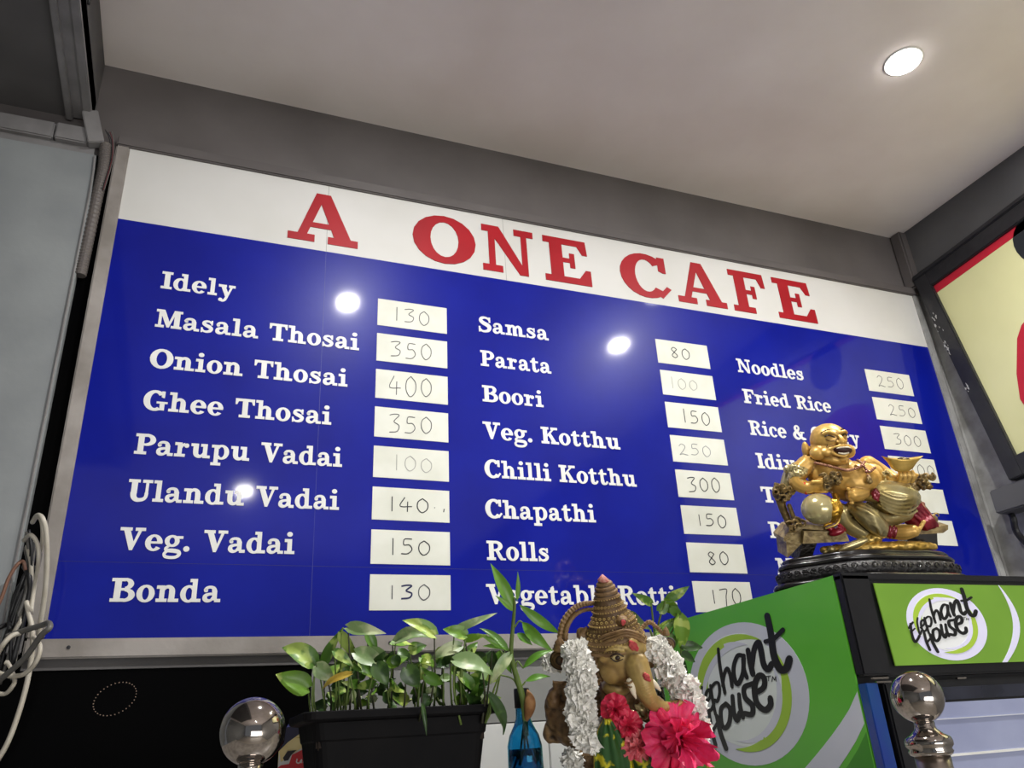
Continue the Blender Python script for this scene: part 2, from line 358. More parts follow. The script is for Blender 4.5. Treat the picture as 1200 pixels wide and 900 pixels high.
# lamps
def ceiling_lamp(x, y, power, strength, r, lab, grp=None):
    t = thing('ceiling_lamp', (x, y, ZC), lab, 'ceiling lamp', grp)
    obj('trim_ring', lathe([(r + 0.006, 0), (r + 0.006, -0.002), (r + 0.004, -0.003), (r, -0.003), (r, -0.001)], (x, y, ZC), 40), M['letter'], t, True)
    m = bpy.data.materials.new('lamp_lens'); m.use_nodes = True; b = m.node_tree.nodes['Principled BSDF']
    b.inputs['Emission Color'].default_value = (1, 0.98, 0.95, 1); b.inputs['Emission Strength'].default_value = strength
    obj('lens', lathe([(r, -0.001), (r, -0.006), (r * .85, -0.010), (r * 0.5, -0.012)], (x, y, ZC), 40), m, t)
    if power: lamp_light(x, y, ZC - 0.012, power, r * 2)
for i, (x, y, pw, st, r) in enumerate(LAMPS):
    ceiling_lamp(x, y, pw, st, r, 'bright round recessed ceiling lamp at upper right' if i == 0 else
        ['', 'round ceiling lamp above the front of the planter', 'unseen round lamp added in front of the visible one for a board highlight', 'round ceiling lamp far behind the counter, over the aisle', 'round ceiling lamp behind, left of the counter'][i])

# counter with objects
cn = thing('service_counter', (0.62, -0.68, 0), 'stone topped service counter under the planter and statue', 'counter')
obj('worktop', box(0.02, 1.17, -0.98, -0.32, 1.33, 1.36, 0.004), M['counter'], cn)
obj('cabinet_body', box(0.06, 1.14, -0.90, -0.34, 0, 1.33), M['panelgrey'], cn)

# ------------------------------------------------------------------ menu board
board = thing('menu_board', (1.22, 0, 2.2), 'large blue and white cafe menu board with red heading and price cards', 'menu board')
BX, BT, BB, BAND = 2.44, 2.776, 1.674, 2.578
obj('white_header', box(0, BX, -0.020, -0.002, BAND, BT + 0.008), M['white_vinyl'], board, label='white header strip')
obj('blue_panel', box(0, BX, -0.020, -0.002, BB, BAND), M['blue_vinyl'], board, label='glossy royal blue panel')
for a, b_, c_, d_, lb in ((-0.028, BX + 0.03, BT, BT + 0.030, 'top rail'), (-0.028, BX + 0.03, BB - 0.034, BB, 'pale worn bottom rail')):
    obj('frame_rail', box(a, b_, -0.028, 0, c_, d_, 0.003), M['rail'] if c_ < 2 else M['wallgrey'], board, label=lb)
obj('frame_rail', box(-0.028, 0.001, -0.027, 0, BB, BT, 0.003), M['rail'], board)
obj('frame_rail', box(BX - 0.001, BX + 0.026, -0.027, 0, BB, BT, 0.003), M['pillar'], board)
obj('lower_lip', box(-0.028, BX + 0.03, -0.016, 0, BB - 0.052, BB - 0.034), M['soffit'], board)
sm = mat('seam_line', (34, 42, 130), 0.5); sw = mat('seam_line_pale', (150, 150, 146), 0.5)
for x in (0.460, 0.933, 1.62, 2.1):
    if x < 1: obj('panel_seam', box(x, x + 0.0012, -0.0203, -0.019, BAND, BT), sw, board)
    if x < 0.5: obj('panel_seam', box(x, x + 0.0010, -0.0203, -0.019, BB, BAND), sm, board)
obj('panel_seam', box(0, BX, -0.0202, -0.019, 1.812, 1.8128), mat('seam_dark', (12, 18, 90), 0.5), board)
for x in (0.042, 0.62, 1.2): obj('screw_head', lathe([(0.0032, 0), (0.0032, 0.0015), (0.001, 0.002)], (x, -0.0278, BB - 0.015), 12, (0, -1, 0)), M['ink'], board)

# slab-serif glyphs: cap height 1
S, T_, H = 0.245, 0.140, 0.12
def R(x0, y0, x1, y1): return [[(x0, y0), (x1, y0), (x1, y1), (x0, y1)]]
def Q(*p): return [list(p)]
def glyphs():
    G = {}; X = 0.70
    def arc(cx, cy, rx, ry, tx, ty, a0, a1): return ring2(cx, cy, rx + .008, ry + .005, tx * 1.14 + .008, ty * 1.16 + .005, a0, a1, 20)
    def ribbon(p, w, n): return globals()['ribbon'](p, [v * 1.14 + .008 for v in w], n)
    G['I'] = (0.52, R(0, 0, 0.50, T_) + R(0, 1 - T_, 0.50, 1) + R(.14, 0, .14 + S, 1))
    G['T'] = (0.88, R(0, 1 - T_, 0.86, 1) + R(.32, 0, .32 + S, 1) + R(.18, 0, .68, T_) + Q((0, 1), (0, .68), (.08, .68), (.15, .9)) + Q((.86, 1), (.71, .9), (.78, .68), (.86, .68)))
    G['M'] = (1.17, R(0, 0, .38, T_) + R(0, 1 - T_, .3, 1) + R(.12, 0, .25, 1) + Q((.12, 1), (.36, 1), (.62, .30), (.55, 0.03), (.50, .03)) + Q((.50, .03), (.60, .03), (.90, 1), (.78, 1)) + R(.80, 0, .80 + S, 1) + R(.68, 0, 1.15, T_) + R(.85, 1 - T_, 1.15, 1))
    G['O'] = (1.0, arc(.49, .5, .49, .53, .235, .12, 0, 360))
    G['C'] = (0.92, arc(.47, .5, .47, .53, .235, .12, 42, 318) + Q((.72, 1.0), (.72, .66), (.80, .62), (.86, .62), (.86, 1.0), (.80, 1.0)) + Q((.66, .06), (.74, .0), (.92, .24), (.84, .30)))
    G['G'] = (1.02, arc(.47, .5, .47, .53, .235, .12, 42, 305) + Q((.72, 1.0), (.72, .70), (.80, .66), (.86, .66), (.86, 1.0)) + R(.68, .02, .88, .42) + R(.54, .36, 1.0, .46))
    G['P'] = (0.86, R(0, 0, .50, T_) + R(0, 1 - T_, .5, 1) + R(.12, 0, .12 + S, 1) + arc(.46, .71, .38, .29, .2, .11, -90, 90) + R(.3, 1 - .11, .47, 1) + R(.3, .42, .47, .53))
    G['R'] = (0.98, R(0, 0, .46, T_) + R(0, 1 - T_, .5, 1) + R(.12, 0, .12 + S, 1) + arc(.46, .73, .37, .27, .19, .11, -90, 90) + R(.3, 1 - .11, .47, 1) + R(.3, .46, .47, .57) + Q((.44, .5), (.62, .5), (.84, .1), (.98, .1), (.98, 0), (.72, 0), (.62, .12)))
    G['B'] = (0.92, R(0, 0, .5, T_) + R(0, 1 - T_, .5, 1) + R(.12, 0, .12 + S, 1) + arc(.50, .755, .31, .245, .18, .105, -90, 90) + arc(.50, .285, .39, .285, .2, .11, -90, 90) + R(.3, .895, .51, 1) + R(.3, .47, .51, .575) + R(.3, 0, .51, .11))
    G['U'] = (1.0, R(0, 1 - T_, .47, 1) + R(.13, .36, .13 + S, 1) + R(.57, 1 - T_, .98, 1) + R(.71, .36, .83, 1) + ribbon([(.237, .40), (.26, .2), (.36, .075), (.5, .05), (.65, .09), (.745, .2), (.77, .40)], [.215, .20, .17, .14, .13, .12, .12], 5))
    G['V'] = (0.98, R(0, 1 - T_, .46, 1) + R(.58, 1 - T_, .98, 1) + Q((.10, 1), (.35, 1), (.60, .25), (.54, 0), (.42, 0)) + Q((.44, 0), (.54, 0), (.88, 1), (.75, 1)))
    G['N'] = (1.08, R(0, 0, .40, T_) + R(0, 1 - T_, .34, 1) + R(.13, 0, .26, 1) + Q((.10, 1), (.35, 1), (.92, .0), (.74, .0), (.26, .72)) + R(.80, 0, .92, 1) + R(.66, 1 - T_, 1.06, 1))
    G['K'] = (1.02, R(0, 0, .46, T_) + R(0, 1 - T_, .46, 1) + R(.12, 0, .12 + S, 1) + Q((.33, .38), (.33, .52), (.72, .95), (.86, .95)) + R(.58, 1 - T_, .98, 1) + Q((.40, .55), (.56, .66), (.90, .06), (.66, .06)) + R(.56, 0, 1.02, T_))
    G['S'] = (0.80, ribbon([(.66, .80), (.56, .92), (.38, .96), (.20, .90), (.16, .74), (.30, .60), (.50, .50), (.64, .36), (.60, .16), (.40, .05), (.20, .07), (.07, .22)], [.09, .1, .11, .15, .19, .21, .22, .21, .17, .12, .1, .09], 5) + R(.62, .66, .72, 1.0) + R(.02, 0, .12, .36))
    G['F'] = (0.86, R(0, 0, .52, T_) + R(0, 1 - T_, .84, 1) + R(.12, 0, .12 + S, 1) + R(.3, .45, .58, .55) + R(.50, .36, .60, .66) + Q((.84, 1), (.66, .9), (.76, .66), (.86, .66)))
    G['E'] = (0.92, R(0, 0, .86, T_) + R(0, 1 - T_, .84, 1) + R(.12, 0, .12 + S, 1) + R(.3, .46, .58, .56) + R(.50, .35, .60, .68) + Q((.84, 1), (.64, .9), (.76, .68), (.86, .68)) + Q((.80, 0), (.64, .1), (.80, .34), (.90, .34), (.90, .0)))
    G['A'] = (1.06, R(0, 0, .40, T_) + R(.60, 0, 1.06, T_) + Q((.12, .06), (.26, .06), (.55, 1), (.40, 1)) + Q((.40, 1), (.62, 1), (.98, .06), (.72, .06), (.46, .84)) + R(.26, .29, .72, .39))
    G['&'] = (1.02, ribbon([(.90, .06), (.70, .10), (.40, .50), (.26, .72), (.32, .90), (.48, .93), (.56, .80), (.46, .62), (.22, .45), (.12, .25), (.24, .08), (.46, .06), (.66, .22), (.76, .50)], [.14, .17, .19, .15, .11, .1, .1, .12, .16, .2, .16, .11, .09, .09], 5) + R(.60, .46, .94, .55) + R(.78, 0, 1.0, .11))
    G['.'] = (0.30, [disc2(.13, .11, .125, .125, 16)])
    G[' '] = (0.42, [])
    o = arc(.335, X / 2, .335, X / 2 + .02, .185, .09, 0, 360)
    G['o'] = (0.70, o)
    G['e'] = (0.70, arc(.335, X / 2, .335, X / 2 + .02, .185, .09, 0, 322) + R(.14, .31, .66, .41))
    G['c'] = (0.64, arc(.335, X / 2, .335, X / 2 + .02, .185, .09, 45, 320) + [disc2(.53, .52, .09, .1, 14)])
    bl = arc(.33, X / 2, .33, X / 2 + .02, .18, .09, 40, 320)
    G['d'] = (0.82, bl + R(.44, 0, .44 + .19, 1) + R(.34, 1 - T_, .5, 1) + R(.44, 0, .80, T_))
    br = arc(.44, X / 2, .33, X / 2 + .02, .18, .09, -140, 140)
    G['b'] = (0.80, br + R(.12, 0.0, .12 + .19, 1) + R(0, 1 - T_, .2, 1))
    G['p'] = (0.82, br + R(.12, -.32, .12 + .19, X) + R(0, X - T_, .2, X) + R(0, -.32, .44, -.32 + T_))
    G['g'] = (0.74, arc(.31, .45, .29, .265, .16, .09, 0, 360) + R(.50, .56, .74, .68) + ribbon([(.20, .22), (.09, .12), (.14, .03), (.36, .02), (.58, -.02), (.64, -.14), (.52, -.26), (.30, -.29), (.10, -.25), (.05, -.12), (.16, -.0)], [.08, .1, .13, .15, .15, .12, .11, .11, .11, .1, .09], 4))
    sh = ribbon([(.22, .44), (.30, .58), (.42, .65), (.54, .60), (.59, .46), (.59, 0)], [.09, .1, .12, .15, .19, .19], 4)
    G['h'] = (0.88, R(0, 0, .42, T_) + R(0, 1 - T_, .2, 1) + R(.12, 0, .31, 1) + sh + R(.46, 0, .86, T_))
    G['n'] = (0.88, R(0, 0, .42, T_) + R(0, X - T_, .2, X) + R(.12, 0, .31, X) + sh + R(.46, 0, .86, T_))
    sh2 = ribbon([(.24, .44), (.31, .58), (.41, .65), (.50, .60), (.55, .46), (.55, 0)], [.09, .1, .12, .14, .18, .18], 4)
    G['m'] = (1.22, R(0, 0, .38, T_) + R(0, X - T_, .2, X) + R(.12, 0, .30, X) + sh2 + [[(x + .35, y) for x, y in q] for q in sh2] + R(.44, 0, .70, T_) + R(.79, 0, 1.20, T_))
    G['r'] = (0.66, R(0, 0, .46, T_) + R(0, X - T_, .2, X) + R(.12, 0, .31, X) + ribbon([(.25, .40), (.32, .56), (.44, .63)], [.08, .1, .11], 4) + [disc2(.50, .56, .105, .11, 14)])
    G['i'] = (0.46, R(0, 0, .44, T_) + R(0, X - T_, .2, X) + R(.12, 0, .32, X) + [disc2(.21, .93, .125, .115, 16)])
    G['l'] = (0.46, R(0, 0, .44, T_) + R(0, 1 - T_, .2, 1) + R(.12, 0, .32, 1))
    G['u'] = (0.86, R(0, X - T_, .2, X) + ribbon([(.215, X), (.215, .25), (.27, .12), (.38, .07), (.50, .13), (.58, .26)], [.19, .19, .17, .13, .1, .09], 4) + R(.52, 0, .71, X) + R(.42, X - T_, .56, X) + R(.52, 0, .84, T_))
    G['y'] = (0.80, R(0, X - T_, .38, X) + R(.48, X - T_, .80, X) + Q((.08, X), (.29, X), (.49, .18), (.42, -.02), (.35, -.02)) + Q((.36, -.05), (.45, -.08), (.71, X), (.60, X)) + ribbon([(.42, .0), (.34, -.18), (.24, -.26), (.14, -.24)], [.1, .11, .1, .09], 4) + [disc2(.13, -.2, .10, .10, 14)])
    G['t'] = (0.58, R(.12, .12, .31, .86) + R(0, X - .11, .50, X) + ribbon([(.215, .25), (.25, .10), (.36, .05), (.46, .09), (.53, .20)], [.19, .17, .12, .1, .08], 4) + Q((.02, .64), (.14, .64), (.31, .92), (.22, .92)))
    G['s'] = (0.62, ribbon([(.49, .52), (.42, .61), (.30, .645), (.17, .60), (.14, .50), (.24, .41), (.38, .34), (.48, .24), (.43, .11), (.30, .05), (.16, .07), (.06, .18)], [.07, .08, .09, .11, .14, .15, .16, .15, .13, .1, .08, .07], 4) + R(.46, .44, .54, .70) + R(.02, .0, .10, .27))
    G['a'] = (0.74, ribbon([(.10, .50), (.16, .61), (.30, .65), (.43, .60), (.47, .47)], [.12, .1, .1, .13, .18], 4) + R(.385, .08, .575, .50) + ribbon([(.44, .36), (.26, .34), (.12, .27), (.11, .14), (.20, .06), (.34, .08), (.42, .20)], [.09, .1, .13, .16, .13, .09, .08], 4) + [disc2(.13, .50, .085, .08, 12)] + R(.48, 0, .72, T_))
    return G
G = glyphs()
def text_polys(s):
    x = 0; out = []
    for ch in s:
        a, q = G[ch]; out += [[(px + x, py) for px, py in p] for p in q]; x += a + 0.035
    return out, x - 0.035
def wallfn(x, z, h): return Vector((x, -0.020 - h, z))
def lettering(s, x0, x1, z0, cap, m, th=0.0012, lb=None):
    q, w = text_polys(s); k = (x1 - x0) / w
    vf = polys_to_mesh([[(x0 + px * k, z0 + py * cap) for px, py in p] for p in q], wallfn, th)
    return obj('lettering', vf, m, board, label=lb or ('letters reading ' + s))
RED = [('A', 0.3671, 0.5371), ('O', 0.6792, 0.8527), ('N', 0.8690, 1.0226), ('E', 1.0498, 1.1944), ('C', 1.2888, 1.4529), ('A', 1.4736, 1.6439), ('F', 1.6694, 1.8012), ('E', 1.8352, 1.9870)]
for ch, a, b in RED: lettering(ch, a, b, 2.600 if ch != 'O' else 2.603, 0.146 if ch not in 'OC' else 0.140, M['red_vinyl'], 0.0016, 'red capital letter ' + ch)
TEXT = [[('Idely', 0.1063, 0.2614), ('Masala Thosai', 0.1060, 0.5466), ('Onion Thosai', 0.1058, 0.5218), ('Ghee Thosai', 0.1049, 0.4884), ('Parupu Vadai', 0.1008, 0.5150), ('Ulandu Vadai', 0.0997, 0.5111), ('Veg. Vadai', 0.0970, 0.4235), ('Bonda', 0.0955, 0.2891)],
 [('Samsa', 0.8472, 1.0425), ('Parata', 0.8488, 1.0417), ('Boori', 0.8490, 1.0117), ('Veg. Kotthu', 0.8457, 1.2173), ('Chilli Kotthu', 0.8454, 1.2514), ('Chapathi', 0.8425, 1.1254), ('Rolls', 0.8412, 0.9946), ('Vegetable Rotti', 0.8355, 1.3206)],
 [('Noodles', 1.6366, 1.8758), ('Fried Rice', 1.6369, 1.9526), ('Rice & Curry', 1.6366, 2.0323), ('Idiyappam', 1.6394, 1.985), ('To', 1.6338, 1.7161), ('Pla', 1.6360, 1.7436), ('No', 1.6364, 1.7305)]]
Z0 = [2.4142, 2.4119, 2.3917]
for c_, col in enumerate(TEXT):
    for i, (s, a, b) in enumerate(col): lettering(s, a, b, Z0[c_] - 0.0964 * i, 0.0436, M['letter'])
# price cards with handwriting
DG = {'0': [[(.5, 1), (.15, .75), (.12, .3), (.45, 0), (.85, .25), (.88, .7), (.5, 1)]], '1': [[(.5, 1), (.5, 0)]],
 '3': [[(.1, .92), (.5, 1), (.85, .95), (.45, .6), (.85, .4), (.7, .08), (.1, 0)]], '5': [[(.85, 1), (.3, .98), (.25, .6), (.65, .6), (.85, .3), (.55, .02), (.05, 0)]],
 '4': [[(.4, 1), (.05, .35), (.95, .35)], [(.62, .7), (.6, -.05)]], '8': [[(.8, .85), (.45, 1), (.2, .78), (.5, .5), (.8, .2), (.5, 0), (.2, .2), (.45, .5), (.8, .85)]],
 '2': [[(.1, .8), (.4, 1), (.75, .8), (.5, .4), (.1, .02), (.4, .1), (.95, .02)]], '7': [[(.1, .95), (.85, 1), (.7, .5), (.62, -.15)]], '.': [[(.3, .35), (.4, .35)]], ',': [[(.5, .3), (.35, .05)]], '/': [[(.5, 1), (.5, 0)]]}
PR = [[('130', 'g', .22, .55), ('350', 'g', .18, .60), ('400', 'g', .18, .66), ('350', 'g', .18, .58), ('100', 'f', .25, .5), ('140.,', 'k', .2, .44), ('150', 'k', .22, .46), ('130', 'b', .22, .42)],
 [('80', 'k', .25, .45), ('100', 'f', .15, .45), ('150', 'k', .28, .5), ('250', 'm', .12, .45), ('300', 'k', .18, .5), ('150', 'k', .25, .42), ('80', 'k', .32, .45), ('170', 'k', .28, .5)],
 [('250', 'g', .22, .5), ('250', 'g', .30, .5), ('300', 'g', .24, .5), ('100', 'g', .42, .5), ('', 'g', .3, .5), ('', 'g', .3, .5)]]
CX = [(0.5885, 0.7630), (1.370, 1.5410), (2.1240, 2.3090)]; CZ = [2.4660, 2.4625, 2.4605]; CH = [0.0735, 0.0738, 0.0745]
for c_, col in enumerate(PR):
    for i, (s, ink, u0, hh) in enumerate(col):
        x0, x1 = CX[c_]; z1 = CZ[c_] - 0.0955 * i; z0 = z1 - CH[c_]
        if c_ == 0: x0 -= 0.0015 * i; x1 -= 0.0014 * i
        sk = (rnd.random() - .5) * 0.002; tl = 0.004 if c_ == 2 else 0.0012
        def cf(u, v, h, x0=x0, x1=x1, z0=z0, z1=z1, sk=sk, tl=tl):
            return Vector((x0 + (x1 - x0) * u + tl * v, -0.0202 - h, z0 + (z1 - z0) * v + sk * u))
        cdo = obj('price_card', polys_to_mesh([[(0, 0), (1, 0), (1, 1), (0, 1)]], cf, 0.0008), M['card'], board)
        x = u0; polys = []; first = []
        for j, ch in enumerate(s):
            w = {'1': .10, '.': .08, ',': .06, '/': .08}.get(ch, .17); hq = hh * (0.9 + 0.2 * rnd.random()); yb = (1 - hq) / 2 + (rnd.random() - .5) * .06
            for st in DG[ch]:
                pen = 0.0021 / (x1 - x0) if ink != 'b' or ch != '3' else 0.0032 / (x1 - x0)
                P = ribbon([(x * 2.35 + px * w * 2.35, yb + py * hq) for px, py in st], pen * 2.35 * (1.1 if ink in 'kb' else 0.9), 5)
                tgt = first if (ink == 'b' and ch == '3') else polys
                tgt += [[(a / 2.35, b) for a, b in q] for q in P]
            x += w + .045
        mk = {'g': 'ink_grey', 'k': 'ink', 'f': 'ink_faint', 'b': 'ink_grey', 'm': 'ink_faint'}[ink]
        if ink == 'm': mk = 'ink_mid'; M.setdefault('ink_mid', mat('pale_ink', (138, 140, 138), 0.7))
        if polys: obj('handwriting', polys_to_mesh(polys, lambda u, v, h: cf(u, v, 0.0010 + h), 0.0003), M[mk], cdo, label='handwritten price ' + s)
        if first: obj('handwriting', polys_to_mesh(first, lambda u, v, h: cf(u, v, 0.0009 + h), 0.0003), M['ink_blue'], cdo, label='bold navy digit 3')

# ------------------------------------------------------------------ black glass panel under the board with a dotted ring
bp_ = thing('black_glass_panel', (0.2, 0, 1.3), 'large glossy black panel with a painted ring reflection under the board', 'panel')
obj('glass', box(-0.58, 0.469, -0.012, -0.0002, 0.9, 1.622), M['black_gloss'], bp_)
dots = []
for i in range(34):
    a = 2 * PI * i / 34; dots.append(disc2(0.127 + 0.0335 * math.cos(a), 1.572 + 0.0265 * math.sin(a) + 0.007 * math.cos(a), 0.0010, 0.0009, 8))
d = obj('dotted_ring', polys_to_mesh(dots, lambda x, z, h: Vector((x, -0.0121 - h, z)), 0.0003), mat('reflection_dots', (150, 128, 112), 0.6), bp_)  # pale dots painted in for a ring lamp's reflection in the glass

# ------------------------------------------------------------------ poster on the right wall
pr = thing('framed_poster', (2.45, -0.4, 2.45), 'yellow poster in black frame on the right wall', 'poster')
# local frame: a runs away from the corner (towards -y, slightly up), b runs down
A0 = Vector((0, -1, 0.075)).normalized(); B0 = Vector((0, -0.137, -1)).normalized(); O0 = Vector((2.452, -0.040, 2.838)); NX = Vector((-1, 0, 0))
def pf(a, b, h): return O0 + A0 * a + B0 * b + NX * h
def pbox(a0, a1, b0, b1, h0, h1, bev=0.003):
    v, f = box(a0, a1, b0, b1, h0, h1, bev); return [pf(p.x, p.y, p.z) for p in v], f
obj('frame_rail', pbox(0, 1.5, 0, 0.072, -0.02, 0.012), M['frameblack'], pr)
obj('frame_rail', pbox(0, 1.5, 0.006, 0.020, 0.008, 0.018), M['frameblack'], pr)
obj('frame_rail', pbox(0, 0.050, 0, 0.77, -0.02, 0.014), M['frameblack'], pr)
obj('frame_rail', pbox(0.0, 1.5, 0.708, 0.77, -0.02, 0.012), M['frameblack'], pr)
obj('frame_rail', pbox(1.45, 1.5, 0.0, 0.77, -0.02, 0.012), M['frameblack'], pr)
obj('print', pbox(0.04, 1.46, 0.06, 0.74, -0.012, 0.0, 0), M['postery'], pr, label='pale yellow printed sheet')
def pp(polys, h0, h1): return polys_to_mesh(polys, lambda a, b, h: pf(a, b, h0 + h), h1)
obj('red_stripe', pp([[(0.05, 0.062), (1.46, 0.062), (1.46, 0.092), (0.05, 0.100)]], 0.0004, 0.0004), M['posterred'], pr, label='dark red printed stripe')
obj('printed_figure', pp([[(.418 + .088 * math.cos(t * PI / 12) + .003 * math.sin(7 * t), .148 + .090 * math.sin(t * PI / 12)) for t in range(24)]], 0.0004, 0.0004), M['posterblack'], pr, label='black printed hair shape at the poster edge')
obj('printed_figure', pp([[(.24, .36), (.21, .39), (.16, .485), (.134, .56), (.14, .61), (.5, .64), (.56, .40), (.40, .33), (.3, .335)]], 0.0004, 0.0004), M['posterred'], pr, label='red printed garment shape at the poster edge')
fl = []
for k in range(26):
    b = rnd.choice([0.16, 0.19, 0.23, 0.27, 0.42]) + 0.05 * rnd.random(); a = 0.002 + rnd.random() ** 2 * 0.020; w = 0.002 + rnd.random() * 0.005
    fl.append([(a + w * (0.2 + .9 * rnd.random()) * math.cos(t * .7) * .6, b + w * 1.8 * (0.2 + .9 * rnd.random()) * math.sin(t * .7)) for t in range(9)])
obj('paint_flakes', pp(fl, 0.0142, 0.0003), M['flake'], pr)
lg = thing('wall_ledge', (2.44, -0.13, 2.0), 'small dark grey ledge under the poster corner', 'ledge')
obj('ledge_box', box(2.40, 2.475, -0.5, -0.10, 1.985, 2.055, 0.004), M['wallr'], lg)
obj('cable_clip', tube([(2.46, -0.10, 2.0), (2.44, -0.12, 1.97), (2.45, -0.11, 1.93), (2.46, -0.13, 1.88)], 0.009, 8, 4), M['cable_k'], lg)

# ------------------------------------------------------------------ drinks chiller
FX, FY, FT = 1.201, -0.68, 1.674
ch = thing('drinks_chiller', (1.5, -0.4, 0), 'green and black drinks chiller with lit header sign', 'chiller')
obj('cabinet_body', box(FX + 0.001, 1.82, -0.66, -0.10, 0.02, FT - 0.003), M['black'], ch)
obj('side_panel', box(FX - 0.002, FX + 0.001, -0.662, -0.10, 0.1, FT), M['fgreen'], ch, label='bright green side panel')
obj('corner_post', box(FX - 0.001, FX + 0.058, FY, -0.662, 1.518, FT, 0.003), M['black'], ch, label='black corner post')
obj('top_cap', box(FX - 0.001, 1.825, FY, -0.655, 1.664, FT + 0.002, 0.002), M['black'], ch)
obj('header_frame', box(FX + 0.05, 1.822, FY + 0.003, -0.65, 1.515, 1.67, 0.003), M['black'], ch)
def ff(x, z, h): return Vector((x, FY - 0.001 - h, z))
def sf(y, z, h): return Vector((FX - 0.002 - h, y, z))
hp = obj('header_panel', polys_to_mesh([[(1.266, 1.531), (1.81, 1.531), (1.81, 1.6585), (1.262, 1.6585)]], ff, 0.002), M['hgreen'], ch, label='lit green header panel')
SWV, SWF = [], []
sw = []
n = 16
for i in range(n):
    q = []
    for t, k in ((i / n, 0), (i / n, 1), ((i + 1) / n, 1), ((i + 1) / n, 0)):
        z = 1.6585 - t * 0.1275; xl = 1.530 + 0.034 * math.sin(PI * (0.12 + t * .62)) - 0.058 * t ** 2.2 + 0.004 * 1
        q.append((xl + k * (0.001 + 0.016 * math.sin(PI * min(1, t * 0.75 + 0.02))), z))
    sw.append(q)
obj('white_swoosh', polys_to_mesh(sw, lambda x, z, h: ff(x, z, 0.002 + h), 0.0004), M['hwhite'], hp)
LOGO = [
    ([(-0.869, 0.039), (-0.945, -0.037), (-0.997, -0.113)], 0.055),
    ([(-0.936, 0.001), (-0.964, -0.267), (-0.945, -0.482), (-0.862, -0.42), (-0.792, -0.32)], 0.060),
    ([(-0.963, -0.216), (-0.862, -0.128)], 0.040),
    ([(-0.725, 0.16), (-0.766, 0.022), (-0.775, -0.281), (-0.707, -0.187)], 0.045),
    ([(-0.713, -0.106), (-0.593, 0.004), (-0.594, 0.106), (-0.67, 0.039), (-0.686, -0.148), (-0.618, -0.194), (-0.537, -0.095)], 0.052),
    ([(-0.555, 0.161), (-0.556, -0.054), (-0.543, -0.267)], 0.055),
    ([(-0.543, 0.133), (-0.463, 0.191), (-0.399, 0.169), (-0.408, 0.037), (-0.471, -0.075), (-0.512, -0.058)], 0.052),
    ([(-0.305, 0.674), (-0.324, 0.427), (-0.317, 0.159), (-0.311, 0.026)], 0.061),
    ([(-0.329, 0.134), (-0.275, 0.286), (-0.202, 0.369), (-0.167, 0.285), (-0.165, 0.101)], 0.061),
    ([(0.123, 0.503), (0.016, 0.52), (-0.086, 0.365), (-0.097, 0.184), (-0.048, 0.131), (0.058, 0.266), (0.117, 0.477)], 0.073),
    ([(0.1, 0.467), (0.087, 0.314), (0.112, 0.195)], 0.067),
    ([(0.207, 0.566), (0.209, 0.398), (0.219, 0.231)], 0.091),
    ([(0.228, 0.344), (0.309, 0.561), (0.396, 0.648), (0.418, 0.542), (0.419, 0.34), (0.474, 0.258), (0.544, 0.321)], 0.091),
    ([(0.611, 0.976), (0.617, 0.732), (0.602, 0.435), (0.653, 0.244), (0.745, 0.23), (0.819, 0.346)], 0.109),
    ([(0.511, 0.639), (0.643, 0.652), (0.807, 0.744)], 0.067),
    ([(-0.66, -0.231), (-0.662, -0.469), (-0.63, -0.704)], 0.067),
    ([(-0.662, -0.521), (-0.567, -0.422), (-0.461, -0.312)], 0.048),
    ([(-0.525, -0.294), (-0.505, -0.529), (-0.448, -0.756)], 0.079),
    ([(-0.325, -0.129), (-0.429, -0.198), (-0.456, -0.403), (-0.404, -0.471), (-0.312, -0.387), (-0.267, -0.212), (-0.325, -0.129)], 0.073),
    ([(-0.187, -0.039), (-0.208, -0.268), (-0.173, -0.377), (-0.109, -0.276)], 0.079),
    ([(-0.07, -0.026), (-0.084, -0.202), (-0.066, -0.342)], 0.073),
    ([(0.177, 0.098), (0.042, 0.064), (0.026, -0.074), (0.122, -0.196), (0.092, -0.312), (-0.026, -0.295)], 0.082),
    ([(0.21, -0.031), (0.353, 0.027), (0.387, 0.146), (0.315, 0.193), (0.215, 0.068), (0.199, -0.154), (0.305, -0.273), (0.407, -0.222), (0.427, -0.128)], 0.091),
]
def logo(fn, parent, mw, ml, mp, mk, lab):
    r = obj('oval_logo', polys_to_mesh([disc2(0, 0, 1, 1, 56)], fn(0), 0.0003), mw, parent, label=lab)
    inner = polys_to_mesh([disc2(-.055, .055, .76, .80, 48)], fn(0.0003), 0.0002); obj('inner_oval', inner, mp, r)
    obj('lime_swoosh', polys_to_mesh(crescent(-.02, .02, .78, .84, 36, -110, .17) + crescent(-.04, .02, .80, .82, 205, 52, .15) + ring2(-.05, .06, .64, .66, .07, .07, 120, 180, 10), fn(0.0005), 0.0002), ml, r)
    obj('white_swoosh', polys_to_mesh(crescent(-.10, .08, .62, .66, 190, 60, .16) + crescent(-.02, .0, .64, .70, 30, -110, .10), fn(0.0006), 0.0002), mw, r)
    P = []
    for pts2, w in LOGO:
        P += ribbon(pts2, [w * .85, w, w * .95], 6)
        for e in (pts2[0], pts2[-1]): P.append(disc2(e[0], e[1], w / 2.3, w / 2.1, 10))
    obj('lettering', polys_to_mesh(P, fn(0.0009), 0.0005), mk, r, label='brush lettering reading Elephant House')
    q = []
    for pts in ([(.427, .170), (.497, .166)], [(.462, .168), (.447, .101)], [(.495, .088), (.523, .157), (.540, .102), (.570, .151), (.566, .079)]):
        for a, b in zip(pts, pts[1:]): q += ribbon([a, b], 0.010)
    obj('trademark_lettering', polys_to_mesh(q, fn(0.0009), 0.0003), mk, r, label='small letters TM')
    return r
